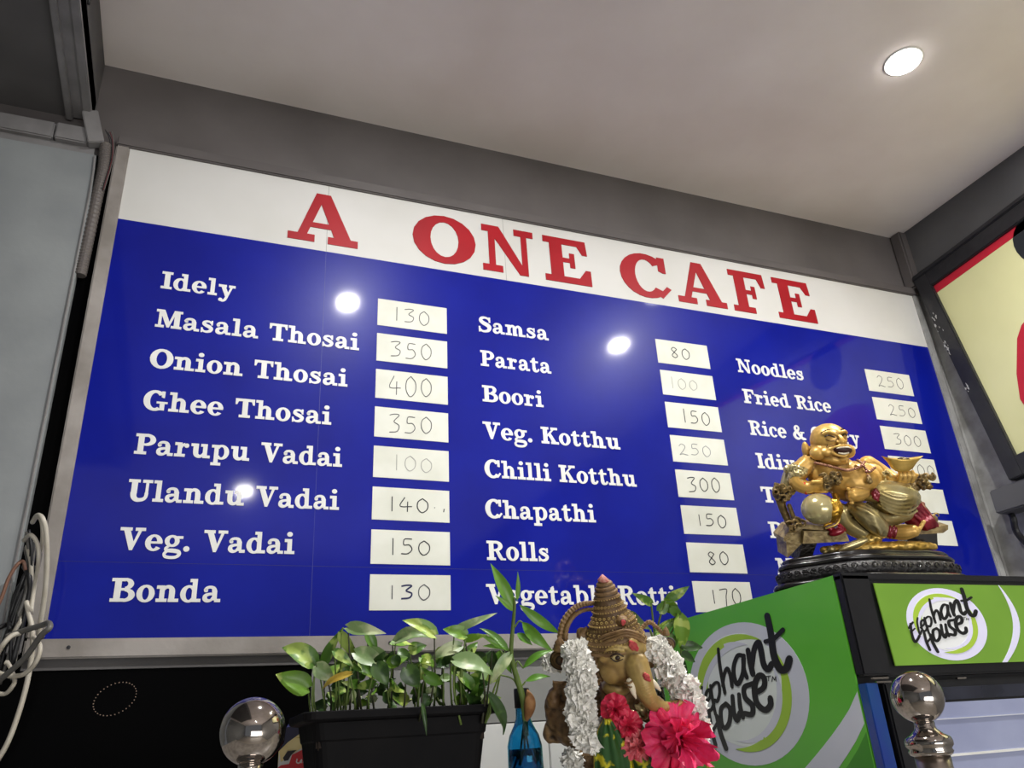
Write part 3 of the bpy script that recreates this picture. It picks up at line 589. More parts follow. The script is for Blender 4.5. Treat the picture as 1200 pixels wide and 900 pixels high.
logo(lambda o: (lambda x, y, h: ff(1.4005 + 0.0885 * x, 1.594 + 0.058 * y, 0.002 + o + h)), hp, M['hwhite'], M['hlime'], M['hpale'], M['logo_black'], 'oval logo on the lit header')
side = [c for c in ch.children if c.name.startswith('side_panel')][0]
logo(lambda o: (lambda x, y, h: sf(-0.378 - 0.176 * x, 1.518 + 0.1225 * y, o + h)), side, M['silver'], M['lime'], M['pale'], M['logo_black'], 'large oval logo on the side panel')
# pale sweep and darker green foot on the side
sweep = []; foot = []
for i in range(20):
    t0, t1 = i / 20, (i + 1) / 20
    yy = lambda t: -0.66 + 0.50 * t
    zt = lambda t: 1.497 - 0.250 * t ** 0.8 - 0.03 * t; zb = lambda t: 1.452 - 0.27 * t ** .85 - 0.05 * t
    sweep.append([(yy(t0), zt(t0)), (yy(t1), zt(t1)), (yy(t1), zb(t1)), (yy(t0), zb(t0))])
    foot.append([(yy(t0), zb(t0) - .012), (yy(t1), zb(t1) - .012), (yy(t1), .11), (yy(t0), .11)])
obj('silver_sweep', polys_to_mesh(sweep, sf, 0.0004), M['silver'], side)
obj('dark_green_sweep', polys_to_mesh(foot, sf, 0.0003), M['fgreen_dark'], side)
dr = obj('door', box(FX + 0.036, 1.82, FY + 0.001, -0.662, 0.2, 1.508, 0.003), M['black'], ch, label='black framed glass door')
obj('glass', box(1.318, 1.80, FY - 0.001, FY + 0.002, 0.3, 1.4745), M['doorglass'], dr, label='glass with lilac reflections painted in')
obj('glass_strip', box(1.318, 1.80, FY - 0.0015, FY + 0.002, 1.478, 1.497), M['doorstrip'], dr)
obj('inner_frame', box(1.296, 1.318, FY - 0.003, FY + 0.002, 0.3, 1.478, 0.002), M['steel_tube'] if False else M['black'], dr)
obj('hinge', box(FX + 0.012, FX + 0.046, FY - 0.003, FY + 0.002, 1.5125, 1.5155, 0.001), M['steel'], dr)
obj('hinge', box(FX + 0.018, FX + 0.05, FY - 0.003, FY + 0.002, 1.507, 1.5095, 0.001), M['steel'], dr)
obj('latch', box(1.392, 1.412, FY - 0.001, FY + 0.004, 1.508, 1.5105, 0.0006), M['steel'], ch)
obj('edge_film', box(FX - 0.002, FX + 0.022, FY - 0.001, -0.664, 0.2, 1.5075, 0.001), M['bluefilm'], ch, label='glossy blue door edge')
obj('shelf_rail', box(1.32, 1.80, FY - 0.0025, FY - 0.001, 1.398, 1.4015), M['letter'], dr); obj('shelf_rail', box(1.32, 1.80, FY - 0.0025, FY - 0.001, 1.450, 1.4515), M['silver'], dr)

# ------------------------------------------------------------------ steel finial posts
def post(x, y, zc, r, lab):
    t = thing('railing_post', (x, y, 1.36), lab, 'post', 'steel ball topped railing posts')
    c = (x, y, zc)
    prof = [(r * math.sin(PI * k / 30), -r * math.cos(PI * k / 30)) for k in range(1, 30)]
    obj('ball', lathe(prof, c, 48), M['steel'], t, True, label='mirror polished ball')
    k = r / 0.028
    nk = [(.0105, -.024), (.0105, -.030), (.012, -.034), (.018, -.039), (.0235, -.042), (.025, -.046), (.025, -.050), (.022, -.0535), (.0235, -.056), (.022, -.059), (.0185, -.061)]
    obj('collar', lathe([(a * k, b * k) for a, b in nk], c, 40), M['steel'], t, True, label='turned collar')
    obj('tube', lathe([(.0185 * k, -.060 * k), (.0185 * k, -(zc - 1.361))], c, 36), M['steel_tube'], t, True)
    return t
a = at(1075, 817, 0.90); post(a.x, a.y, a.z, 0.0278, 'steel ball post in front of the green chiller')
a = at(296, 857, 0.75); post(a.x, a.y, a.z, 0.0300, 'larger steel ball post left of the planter')

# ------------------------------------------------------------------ cables, conduit on the left
def cable(pts, r, m, lab, grp=None, n=8, name='cable', cat='cable'):
    o = obj(name, tube([at(x, y, d - .15) for x, y, d in pts], r, n, 8), M[m], None, True, loc=at(pts[0][0], pts[0][1], pts[0][2] - .15)); return tag(o, lab, cat, grp)
D0 = 1.62
cable([(-12, 905, 1.40), (10, 868, 1.42), (28, 815, 1.45), (37, 770, 1.47), (38, 740, 1.48), (33, 715, 1.5), (31, 705, 1.51)], 0.0042, 'cable_w', 'long white cable hanging lowest below the board corner')
cable([(44, 752, 1.5), (52, 700, 1.5), (55, 660, 1.5), (54, 625, 1.5), (50, 608, 1.5), (44, 604, 1.52), (38, 612, 1.54)], 0.0042, 'cable_w', 'tall white cable loop over the frame edge')
cable([(36, 720, 1.5), (40, 690, 1.52), (45, 660, 1.5), (44, 638, 1.5), (36, 627, 1.5), (28, 633, 1.53)], 0.0036, 'cable_w', 'shorter white cable loop beside the pale panel')
cable([(38, 612, 1.55), (44, 605, 1.52), (49, 612, 1.52), (50, 630, 1.52), (47, 650, 1.53)], 0.0036, 'cable_w', 'thin white cable hook at the top of the bundle')
cable([(-10, 805, 1.4), (8, 790, 1.4), (30, 770, 1.4), (48, 745, 1.4), (58, 736, 1.4), (57, 730, 1.42), (48, 733, 1.44), (25, 740, 1.45), (8, 746, 1.45)], 0.0046, 'cable_g', 'thick grey cable curling across the bottom rail')
cable([(-8, 786, 1.42), (10, 792, 1.42), (28, 790, 1.42), (42, 776, 1.42), (47, 758, 1.43), (40, 747, 1.45)], 0.0038, 'cable_w', 'white cable looping under the grey one')
cable([(-8, 812, 1.41), (6, 813, 1.41), (14, 805, 1.41), (17, 796, 1.42), (10, 778, 1.43), (6, 776, 1.43)], 0.0034, 'cable_w', 'short white cable end at the photo edge')
cable([(-8, 775, 1.43), (4, 755, 1.43), (14, 745, 1.44), (24, 742, 1.45)], 0.0040, 'cable_w', 'white cable arching into the bundle from the edge')
cable([(-8, 720, 1.46), (2, 700, 1.47), (10, 678, 1.48), (20, 662, 1.49), (27, 658, 1.5), (30, 668, 1.5)], 0.0030, 'cable_o', 'thin brown cable curving up the panel')
for i in range(14):
    x0 = 28 + rnd.random() * 14; y0 = 618 + rnd.random() * 60; x1 = -6 + rnd.random() * 22; y1 = 735 + rnd.random() * 70
    mx_ = 12 + rnd.random() * 22
    ck = ['cable_k', 'cable_k', 'cable_g', 'cable_k', 'cable_w'][i % 5 if i % 5 != 4 or i < 5 else 0]
    cable([(x0, y0, 1.56), ((x0 + mx_) / 2 + 4, (y0 + 690) / 2, 1.54 + rnd.random() * .03), (mx_, 700 + rnd.random() * 20, 1.52 + rnd.random() * .03), (x1, y1, 1.5)], 0.0022 + rnd.random() * 0.0022, ck,
        {'cable_k': 'thin black cable in the tangled bundle left of the board', 'cable_g': 'thin grey cable in the tangled bundle left of the board', 'cable_w': 'thin white cable inside the tangled bundle left of the board'}[ck], 'tangled cables left of the board', 6)
jv = (-0.052, -0.012, 1.668)
tag(obj('junction_box', box(-0.066, -0.031, -0.022, -0.0062, 1.650, 1.690, .002), M['trimgrey'], None, loc=jv), 'small grey junction box at the bottom rail corner', 'junction box')
cp = [(-0.049, -0.034, 2.765), (-0.046, -0.022, 2.70), (-0.048, -0.020, 2.62), (-0.050, -0.019, 2.50), (-0.052, -0.018, 2.42)]
tag(obj('conduit', tube(cp, 0.0112, 14, 22, 0.14), M['conduit'], None, False, loc=cp[0]), 'ribbed grey flexible conduit between panel and board', 'conduit')
M['wire_red'] = mat('dull_red_wire', (92, 34, 40), .5)
for i, (dx, mm) in enumerate(((0.010, 'cable_k'), (0.014, 'wire_red'), (0.018, 'cable_g'), (0.004, 'cable_k'))):
    tag(obj('wire', tube([(-0.058 + dx, -0.040, 2.795 + .002 * i), (-0.044 + dx * .6, -0.036, 2.775), (-0.040 + dx * .6, -0.028, 2.73), (-0.044 + dx * .5, -0.030, 2.64)], 0.0010, 6, 6), M[mm], None, True, loc=(-0.05, -0.04, 2.78)),
        ['black wire over the conduit mouth, nearest the panel', 'red wire beside the conduit top', 'grey wire beside the conduit top, nearest the board', 'short black wire at the casing corner'][i], 'wire')
tag(obj('wire', tube([(-0.083, -0.46, 3.0), (-0.083, -0.40, 2.975), (-0.083, -0.33, 2.94), (-0.085, -0.30, 2.90)], 0.003, 6, 8), M['cable_k'], None, True, loc=(-0.083, -0.46, 3.0)), 'black wire curving down the soffit side by the ceiling', 'wire')

# ------------------------------------------------------------------ leaves and plants
def leaf_vf(base, tip, width, nrm, droop=0.0, cup=0.25, heart=1.0, n=9, wave=0.0, grip=None):
    base = Vector(base); tip = Vector(tip); ax = tip - base; Ln = ax.length; ax.normalize()
    nz = Vector(nrm); nz = (nz - ax * nz.dot(ax)).normalized(); sx = ax.cross(nz).normalized()
    V = []; F = []
    for i in range(n + 1):
        t = i / n
        w = (math.sin(PI * t ** (0.62 if heart else 0.8)) ** (0.8 if heart else 1.0)) * (1 - 0.25 * t) * width / 2 * 1.12
        if i == 0: w = width * (0.14 if heart else .03)
        if i == n: w = 0.0002
        back = -0.10 * Ln * heart * (1 - t) ** 3
        c = base + ax * (Ln * t) + nz * (droop * Ln * (math.sin(PI * t) * 0.6)) - nz * (droop * Ln * max(0, t - .5) ** 2)
        for s in (-1, -0.5, 0, 0.5, 1):
            V.append(c + sx * (s * w) + nz * (cup * w * abs(s) ** 1.5 + wave * width * math.sin(t * 9 + s * 2) * abs(s)) + ax * (back * abs(s)))
    for i in range(n):
        for k in range(4):
            a = i * 5 + k; F.append((a, a + 1, a + 6, a + 5))
    m = len(V); V2 = [v - nz * 0.0006 for v in V]; V += V2; F += [tuple(j + m for j in f[::-1]) for f in list(F)]
    return V, F
def leaf(parent, b, t, w, m, nrm=None, droop=.15, cup=.25, heart=1, wave=.03, name='leaf'):
    nrm = nrm if nrm is not None else (-FW * .8 + UP * .6)
    return obj(name, leaf_vf(b, t, w, nrm, droop, cup, heart, wave=wave), M[m], parent, True)

# planter trough
pl = thing('planter_trough', (0.464, -0.69, 1.36), 'black plastic trough of variegated pothos on the counter', 'planter')
def trough():
    def loop(x0, x1, y0, y1, z, r=0.012):
        P = []
        for cx, cy, a0 in ((x1 - r, y1 - r, 0), (x0 + r, y1 - r, 90), (x0 + r, y0 + r, 180), (x1 - r, y0 + r, 270)):
            for k in range(5): a = math.radians(a0 + 22.5 * k); P.append((cx + r * math.cos(a), cy + r * math.sin(a), z))
        return P
    rows = [loop(.376, .552, -.728, -.64, 1.36), loop(.372, .556, -.732, -.636, 1.42), loop(.366, .562, -.738, -.630, 1.468), loop(.3645, .5635, -.7395, -.6285, 1.470), loop(.362, .566, -.742, -.626, 1.487),
            loop(.354, .574, -.750, -.618, 1.4885), loop(.352, .576, -.752, -.616, 1.4905), loop(.352, .576, -.752, -.616, 1.4975), loop(.354, .574, -.750, -.618, 1.4985), loop(.364, .564, -.740, -.628, 1.498), loop(.366, .562, -.738, -.630, 1.480), loop(.368, .560, -.736, -.632, 1.47)]
    V = [p for r in rows for p in r]; n = 20; F = []
    for i in range(len(rows) - 1):
        for k in range(n): F.append((i * n + k, i * n + (k + 1) % n, i * n + n + (k + 1) % n, i * n + n + k))
    F.append(tuple(range(n))[::-1]); return V, F
obj('pot', trough(), M['planter'], pl, label='matt black trough')
obj('soil', box(.368, .560, -.736, -.632, 1.46, 1.482, .002), M['soil'], pl)
PD = 0.99
LV = [ # base px, tip px, width px, material, depth, droop
 (361, 806, 323, 790, 26, 'leaf2', .95, .05), (369, 779, 330, 757, 24, 'leaf1', .95, .3), (379, 780, 402, 735, 15, 'leaf1', .95, .05), (371, 780, 392, 797, 19, 'leaf3', .94, .1),
 (408, 735, 452, 742, 15, 'leaf3', .95, .15), (392, 763, 414, 781, 12, 'leaf1', .94, .1), (417, 765, 458, 785, 20, 'leaf3', .94, .2), (436, 762, 458, 788, 20, 'leaf3', .96, .2),
 (460, 756, 487, 757, 15, 'leaf2', .95, .1), (464, 752, 511, 746, 17, 'leaf3', .95, .35), (509, 744, 472, 726, 17, 'leaf2', .95, .2), (546, 744, 519, 737, 16, 'leaf2', .94, .1), (533, 738, 583, 718, 9, 'leaf3', .94, .2),
 (545, 749, 571, 744, 9, 'leaf2', .95, .1), (592, 760, 562, 735, 10, 'leaf1', .95, .15), (540, 757, 504, 772, 15, 'leaf3', .94, .2), (533, 774, 579, 790, 22, 'leaf3', .93, .25), (537, 791, 561, 818, 14, 'leaf1', .93, .2),
 (577, 765, 583, 790, 13, 'leaf4', .93, .1), (597, 768, 574, 802, 13, 'leaf3', .93, .2), (476, 782, 491, 806, 22, 'leaf4', .93, .1), (441, 778, 455, 804, 20, 'leaf4', .93, .1), (420, 773, 440, 796, 22, 'leaf1', .95, .1),
 (410, 790, 376, 807, 9, 'leaf5', .92, .2), (574, 816, 592, 862, 14, 'leaf4', .92, .2), (495, 826, 500, 862, 5, 'leaf4', .86, .1), (400, 742, 420, 772, 14, 'leaf1', .97, .1), (430, 742, 442, 768, 12, 'leaf1', .97, .1),
 (380, 795, 402, 778, 14, 'leaf2', .96, .1), (520, 760, 512, 780, 14, 'leaf1', .96, .1), (560, 800, 575, 780, 10, 'leaf3', .96, .1), (545, 770, 560, 752, 12, 'leaf1', .97, .1), (498, 790, 520, 802, 14, 'leaf1', .93, .1), (440, 800, 415, 806, 10, 'leaf1', .93, .1),
 (455, 778, 478, 770, 14, 'leaf2', .96, .1), (480, 762, 500, 756, 14, 'leaf1', .97, .1)]
def rv(s=1.0): return Vector((rnd.random() - .5, rnd.random() - .5, rnd.random() - .5)) * s
for bx_, by_, tx_, ty_, w, m, d, dr_ in LV:
    d2 = d + (rnd.random() - .5) * .03; k = d2 / FPX
    leaf(pl, at(bx_, by_, d2), at(tx_, ty_, d2 - .01 + rnd.random() * .03), w * k * 1.02, m, -FW * .9 + UP * (.2 + .8 * rnd.random()) + rv(.9), dr_, .2 + .3 * rnd.random(), 1, .04)
    sx_ = 0.5 * (bx_ + 375 + (bx_ - 350) * 0.8 + 12) ; root = at(min(max(bx_ + rnd.uniform(-12, 12), 372), 568), 836, min(max(d2, .92), .97)); root.z = 1.478
    obj('stem', tube([at(bx_, by_, d2), (at(bx_, by_, d2) * .5 + root * .5) + rv(.012), root], [0.0008, .0011, .0014], 6, 4), M['stem' if rnd.random() < .4 else 'stemd'], pl, True)
for i in range(130):
    x = 376 + rnd.random() * 194; y = 768 + rnd.random() * 58; d = .93 + rnd.random() * .10; a = rnd.random() * 2 * PI; L_ = 12 + rnd.random() * 12
    leaf(pl, at(x, y, d), at(x + L_ * math.cos(a), y + L_ * .8 * math.sin(a), d + rnd.uniform(-.015, .015)), (7 + 7 * rnd.random()) * d / FPX * 1.1, rnd.choice(['leaf1', 'leaf1', 'leaf4', 'leaf4', 'leaf4', 'leaf2', 'leaf3']), -FW + rv(1.6), .15, .3, 1, .05)
for i in range(14):
    x = 378 + rnd.random() * 188; d = .92 + rnd.random() * .06; a = at(x + rnd.uniform(-10, 10), 772 + rnd.random() * 22, d); r_ = at(x, 838, d); r_.z = 1.478
    obj('stem', tube([a, a * .5 + r_ * .5 + rv(.012), r_], [0.0009, .0013, .0016], 5, 4), M[rnd.choice(['stem', 'stem', 'stemd'])], pl, True)

# bottle with sprouting cane
def bottle(cx, topz, D, name_lab):
    return None
bo = at(614, 860, 1.02)
bt = thing('blue_bottle', (bo.x, bo.y, 1.36), 'small blue glass bottle holding a sprouting leafy stem', 'bottle')
z0 = 1.36
prof = [(.003, 0), (.021, .001), (.0225, .006), (.0225, .060), (.0222, .092), (.019, .104), (.0125, .116), (.0095, .124), (.0090, .134), (.0092, .152), (.0098, .153), (.0098, .1595), (.0088, .160), (.0080, .1595), (.0075, .134), (.0082, .124), (.0112, .116), (.0176, .104), (.0206, .092), (.0208, .007), (.002, .005)]
obj('glass', lathe(prof, (bo.x, bo.y, z0), 36), M['bluebottle'], bt, True)
obj('water', lathe([(.001, .0065), (.0204, .0085), (.0204, .088), (.001, .088)], (bo.x, bo.y, z0), 30), M['bluebottle'], bt, True)
obj('neck_ring', lathe([(.0097, .136), (.0101, .137), (.0101, .159), (.0097, .160)], (bo.x, bo.y, z0), 30), M['black'], bt, True)
cnp = thing('leafy_cane', (bo.x, bo.y, 1.47), 'green leafy cane sprouting out of the blue bottle', 'plant')
BD = 1.02
obj('stem', tube([at(617, 862, BD), at(614, 830, BD), at(611, 812, BD), at(603, 785, BD), at(599, 765, BD), at(601, 735, BD), at(603, 712, BD), at(603, 700, BD)], [.003, .004, .0042, .0036, .003, .0026, .002, .0012], 8, 5), M['stem'], cnp, True)
obj('sheath', tube([at(616, 846, BD), at(620, 832, BD - .004), at(621, 820, BD - .004), at(618, 808, BD)], [.002, .0068, .007, .001], 8, 4), M['sheath'], cnp, True)
for k in range(3): obj('root', tube([at(614, 850, BD), at(610 + 5 * k, 880, BD + .005), at(606 + 8 * k, 905, BD)], [.002, .0012, .0008], 5, 4), M['sheath'], cnp, True)
for b in [(602, 712, 575, 660, 15, .1), (606, 704, 607, 670, 6, .05), (602, 716, 581, 698, 8, .1), (609, 709, 658, 744, 12, .25), (612, 729, 647, 763, 14, .25), (606, 742, 624, 756, 9, .1),
          (613, 783, 650, 760, 9, .25), (616, 798, 645, 792, 8, .2), (597, 762, 560, 742, 8, .15), (586, 762, 575, 790, 11, .1), (594, 757, 566, 757, 7, .2), (588, 766, 600, 790, 8, .1)]:
    k = BD / FPX; leaf(cnp, at(b[0], b[1], BD), at(b[2], b[3], BD - .02 + rnd.random() * .04), b[4] * k, 'leaf6', -FW + UP * .5 + rv(.8), b[5], .35, 0, .02)
for a, b, c in (((604, 790), (606, 775), (613, 783)), ((600, 770), (594, 760), (597, 762)), ((604, 800), (612, 803), (616, 798)), ((601, 765), (592, 768), (586, 762)), ((603, 735), (608, 728), (612, 729)), ((607, 806), (600, 795), (582, 790))):
    obj('leaf_stalk', tube([at(*a, BD), at(*b, BD), at(*c, BD)], .0011, 5, 4), M['stem'], cnp, True)

# second plant behind the elephant statue
QD = 1.16
g0 = at(768, 800, QD)
gb = thing('clear_jar', (g0.x, g0.y, 1.36), 'small jar behind the elephant-headed statue holding the pothos cutting', 'jar')
obj('glass', lathe([(.002, 0), (.02, .001), (.021, .006), (.021, .10), (.012, .12), (.011, .16), (.0095, .16), (.0105, .12), (.019, .10), (.019, .008), (.002, .006)], (g0.x, g0.y, 1.36), 28), M['bluebottle'], gb, True)
p2 = thing('pothos_cutting', (g0.x, g0.y, 1.5), 'leafy pothos cutting rising behind the statue beside the green chiller', 'plant')
for b in [(763, 707, 741, 695, 9, 'leaf1', .1), (782, 702, 808, 687, 11, 'leaf1', .1), (778, 704, 796, 718, 15, 'leaf2', .1), (772, 716, 784, 703, 13, 'leaf1', .1), (738, 719, 762, 738, 12, 'leaf3', .2), (770, 741, 797, 722, 10, 'leaf1', .15),
          (797, 722, 799, 764, 17, 'leaf2', .1), (799, 757, 824, 759, 11, 'leaf4', .15), (799, 766, 815, 776, 9, 'leaf4', .1), (790, 745, 782, 768, 12, 'leaf1', .1), (795, 772, 806, 790, 10, 'leaf4', .1), (776, 735, 790, 728, 9, 'leaf2', .1), (786, 712, 800, 724, 10, 'leaf1', .1)]:
    leaf(p2, at(b[0], b[1], QD), at(b[2], b[3], QD + rnd.uniform(-.02, .02)), b[4] * QD / FPX * 1.1, b[5], -FW + UP * .3 + rv(.8), b[6], .3, 1, .03)
for pts in (((763, 707), (766, 735), (768, 762), (769, 800)), ((780, 704), (772, 730), (770, 760), (769, 800)), ((797, 722), (785, 745), (774, 770), (769, 800)), ((762, 738), (766, 755), (769, 800)), ((799, 758), (795, 775), (780, 800), (772, 830))):
    obj('stem', tube([at(x, y, QD + .003 * i) for i, (x, y) in enumerate(pts)], .0015, 6, 5), M['stem'], p2, True)
obj('stem', tube([at(769, 800, QD), at(769, 850, QD + .005), at(770, 880, QD)], .002, 6, 4), M['stem'], p2, True)

# packet left of the planter
K = Sculpt(300, 820, 11.25, 1.12)
pk = thing('snack_packet', K.P(600, 1500, 0), 'red and cream foil packet with navy top left of the planter', 'packet')
def kf(x, y, h, b=0): return K.P(x, y, 0) - FW * (h + b)
def ksheet(name, pts, m, b, th=0.0006, lb=None): return obj(name, polys_to_mesh([[(x, -y) for x, y in pts]], lambda x, y, h: K.P(x, -y, 0) - FW * (h + b), th), M[m], pk, label=lb)
ksheet('pouch', [(400, 365), (690, 315), (1060, 330), (1080, 1600), (250, 1600), (300, 680), (370, 560)], 'bagnavy', -0.03, 0.03, 'navy foil pouch')
ksheet('front_print', [(300, 680), (420, 560), (560, 460), (740, 375), (1050, 330), (1060, 1600), (250, 1600)], 'bagcream', 0.0002, 0.0005, 'cream front print')
ksheet('print_band', [(520, 500), (640, 480), (770, 505), (1050, 520), (1050, 550), (770, 525), (640, 500)], 'goldtrim', 0.0008, .0003)
ksheet('silver_band', [(310, 690), (330, 820), (560, 660), (770, 545), (1050, 470), (1050, 640), (780, 620), (560, 700), (400, 900), (330, 1000), (260, 1200)], 'bagwhite', 0.0009, .0003)
ksheet('red_oval', [(480, 720), (620, 650), (780, 620), (1050, 640), (1060, 1600), (300, 1600), (280, 900), (330, 860), (440, 840)], 'bagred', 0.0013, .0003, 'red oval print')
ksheet('black_mark', [(380, 800), (360, 760), (420, 670), (540, 655), (470, 720), (430, 790)], 'ink', 0.0017, .0003)
lt = []
for pts in ([(548, 770), (540, 815), (575, 825), (605, 780), (600, 825)], [(640, 760), (628, 825)], [(632, 790), (665, 768)], [(720, 775), (690, 785), (690, 820), (715, 822), (735, 785), (720, 772)], [(775, 770), (765, 825)]):
    lt += ribbon([(x, -y) for x, y in pts], 15, 4)
obj('lettering', polys_to_mesh(lt, lambda x, y, h: K.P(x, -y, 0) - FW * (h + .0017), .0004), M['bagwhite'], pk, label='pale script lettering')

# ------------------------------------------------------------------ elephant-headed statue
DG_ = 1.02
E = Sculpt(560, 650, 3.6, DG_)
go = E.P(620, 1250, 60)
gs = thing('elephant_deity_statue', (go.x, go.y, 1.36), 'brown and gold elephant-headed deity statue with tall tiered crown', 'statue')
# body with arms
E.c([(610, 700, 70, 70), (610, 800, 70, 120), (615, 910, 70, 150)], 20); E.e(615, 1040, 70, 190, 60, 120)
E.c([(520, 640, 60, 55), (430, 690, 60, 62), (380, 760, 50, 62), (430, 800, 10, 40), (480, 860, -20, 45)])
E.c([(400, 760, 60, 60), (340, 730, 50, 44), (312, 670, 40, 30), (322, 600, 30, 26), (352, 565, 20, 22)])
for k in range(4): E.c([(330 + 14 * k, 575, 16 - 4 * k, 11), (322 + 15 * k, 548, 6, 9), (318 + 20 * k, 532, -6, 7)])
E.c([(375, 600, 10, 14), (392, 575, 0, 10), (398, 560, -6, 8)])
E.c([(700, 640, 60, 60), (800, 720, 60, 60), (880, 790, 40, 48), (930, 780, 0, 34), (945, 740, -10, 26), (958, 705, -12, 14)])
for k in range(4): E.c([(935 + 12 * k, 735, -10 - 4 * k, 10), (942 + 13 * k, 700 + 6 * k, -12, 8), (938 + 13 * k, 682 + 8 * k, -16, 6)])
E.e(600, 620, 60, 105, 90, 80); E.e(350, 690, 50, 52, 105, 50, -6); E.e(318, 620, 20, 28, 46, 28); E.e(400, 740, 40, 60, 60, 50)
E.c([(300, 745, 50, 20), (300, 790, 50, 22), (340, 800, 50, 20)])
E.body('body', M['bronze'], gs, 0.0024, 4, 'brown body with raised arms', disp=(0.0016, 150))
# head, ears, trunk: one surface
E.e(600, 430, 0, 108, 118, 100, 0)
E.e(640, 370, -50, 62, 52, 50)
E.e(560, 470, -40, 52, 60, 55)
E.e(585, 560, 10, 62, 40, 60)
E.c([(655, 430, -80, 52), (672, 485, -105, 48), (688, 530, -118, 40), (715, 575, -118, 33), (755, 596, -112, 24), (800, 592, -105, 17), (834, 582, -100, 12)], 16)
E.e(535, 410, -70, 34, 20, 14, 18); E.e(678, 370, -72, 26, 16, 12, -30)
E.c([(520, 385, -74, 7), (555, 368, -90, 8), (600, 375, -96, 7)]); E.c([(535, 372, -74, 5), (570, 352, -88, 6), (615, 362, -95, 5)])
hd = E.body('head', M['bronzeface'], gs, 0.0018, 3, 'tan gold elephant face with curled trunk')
E.e(575, 402, -86, 22, 15, 12, 8); E.raw('eye', M['eyewhite'], hd, 'cream eye')
E.e(577, 403, -95, 11, 10, 8); E.raw('pupil', M['eye'], hd)
E.c([(548, 398, -92, 2.5), (562, 388, -97, 3), (580, 386, -99, 3), (600, 396, -97, 2.5)]); E.c([(550, 405, -92, 2), (570, 418, -96, 2.4), (598, 408, -97, 2)]); E.raw('eyelid', M['eye'], hd)
# patterned trunk blanket bumps
TP = cr([Vector((655, 430, -80)), Vector((672, 485, -105)), Vector((688, 530, -118)), Vector((715, 575, -118)), Vector((755, 596, -112)), Vector((800, 592, -105))], 4)
TR_ = [50, 50, 49, 48, 46, 45, 43, 41, 39, 37, 35, 34, 32, 30, 28, 26, 24, 22, 20, 18, 17]
for i in range(2, len(TP) - 1):
    c_ = TP[i]; tg = (TP[i + 1] - TP[i - 1]); tg.normalize(); nx, ny = -tg.y, tg.x; r_ = TR_[i] - 5
    E.c([(c_.x + nx * r_ * q, c_.y + ny * r_ * q, c_.z - r_ * math.sqrt(1 - min(.97, q * q)) - 3, 3.2) for q in (-.85, -.5, 0, .4)], 6, 3)
E.raw('trunk_ridges', M['bronzeface'], hd, 'raised ridges along the trunk')
E.c([(622, 490, -120, 14), (630, 505, -128, 15), (636, 528, -134, 11), (645, 550, -138, 4)]); E.raw('tusk', M['teeth'], hd, 'short pinkish ivory tusk')
E.c([(722, 500, -100, 11), (735, 515, -104, 10), (750, 532, -106, 4)]); E.raw('tusk', M['teeth'], hd)
for x, y in ((618, 488), (626, 503)): E.c([(x - 14, y + 4, -128, 4), (x, y + 2, -140, 4), (x + 15, y - 3, -130, 4)])
E.raw('tusk_band', M['bronze'], hd)
for x, y, a, b in ((640, 352, 24, 18), (632, 340, 10, 9), (655, 366, 10, 9)): E.e(x, y, -98, a, b, 8, -50)
E.body('powder_mark', M['kumkum'], hd, 0.0012, 2, 'red powder on the forehead', disp=(0.0012, 400))
for x, y, a, b in ((685, 458, 17, 13), (694, 470, 10, 8)): E.e(x, y, -152, a, b, 8, -50)
E.body('powder_mark', M['kumkum'], hd, 0.0012, 2, 'red powder on the trunk', disp=(0.0012, 400))
# ears and side ornaments
E.c([(468, 400, 10, 20), (476, 440, 0, 26), (490, 490, -6, 26), (498, 540, -4, 18)])
for i in range(7): E.c([(470 + i * 4, 405 + i * 19, -22, 6), (488 + i * 4, 398 + i * 19, -32, 7), (505 + i * 3, 410 + i * 19, -22, 6)], 8)
E.body('ear', M['bronze'], gs, 0.0016, 2, disp=(0.001, 300))
E.c([(690, 380, 20, 16), (712, 430, 20, 20), (735, 470, 20, 16)]); E.body('ear', M['bronze'], gs, 0.0018, 2, disp=(0.001, 300))
ev = []
for (x, y, r_) in ((355, 445, 52), (805, 380, 30)):
    vv = lathe([(r_ * .15, 16), (r_ * .4, 18), (r_ * .45, 12), (r_ * .7, 12), (r_ * .75, 6), (r_ * .95, 6), (r_, 0), (r_ * .95, -12)], (0, 0, 0), 28)
    c_ = E.P(x, y, 10); k = E.k; az = (-FW * .9 - RT * .4).normalized(); ax = RT; ay = az.cross(ax)
    ev.append(([c_ + (ax * v.x + ay * v.y + az * v.z) * k for v in vv[0]], vv[1]))
    kn = lathe([(28, 0), (30, 8), (24, 14), (26, 20), (20, 28), (21, 34), (12, 46), (3, 58), (1, 60)], (0, 0, 0), 20)
    c_ = E.P(x - 10 if x < 500 else x - 10, y - 38, 10); ev.append(([c_ + (RT * v.x + FW * v.y + UP * v.z) * k * (1 if x < 500 else .6) for v in kn[0]], kn[1]))
for v in ev[:]: obj('crown_roundel', v, M['bronze'], gs, True)
E.e(372, 442, -10, 18, 24, 10); E.body('powder_mark', M['kumkum'], gs, 0.0014, 2, disp=(0.0015, 400))
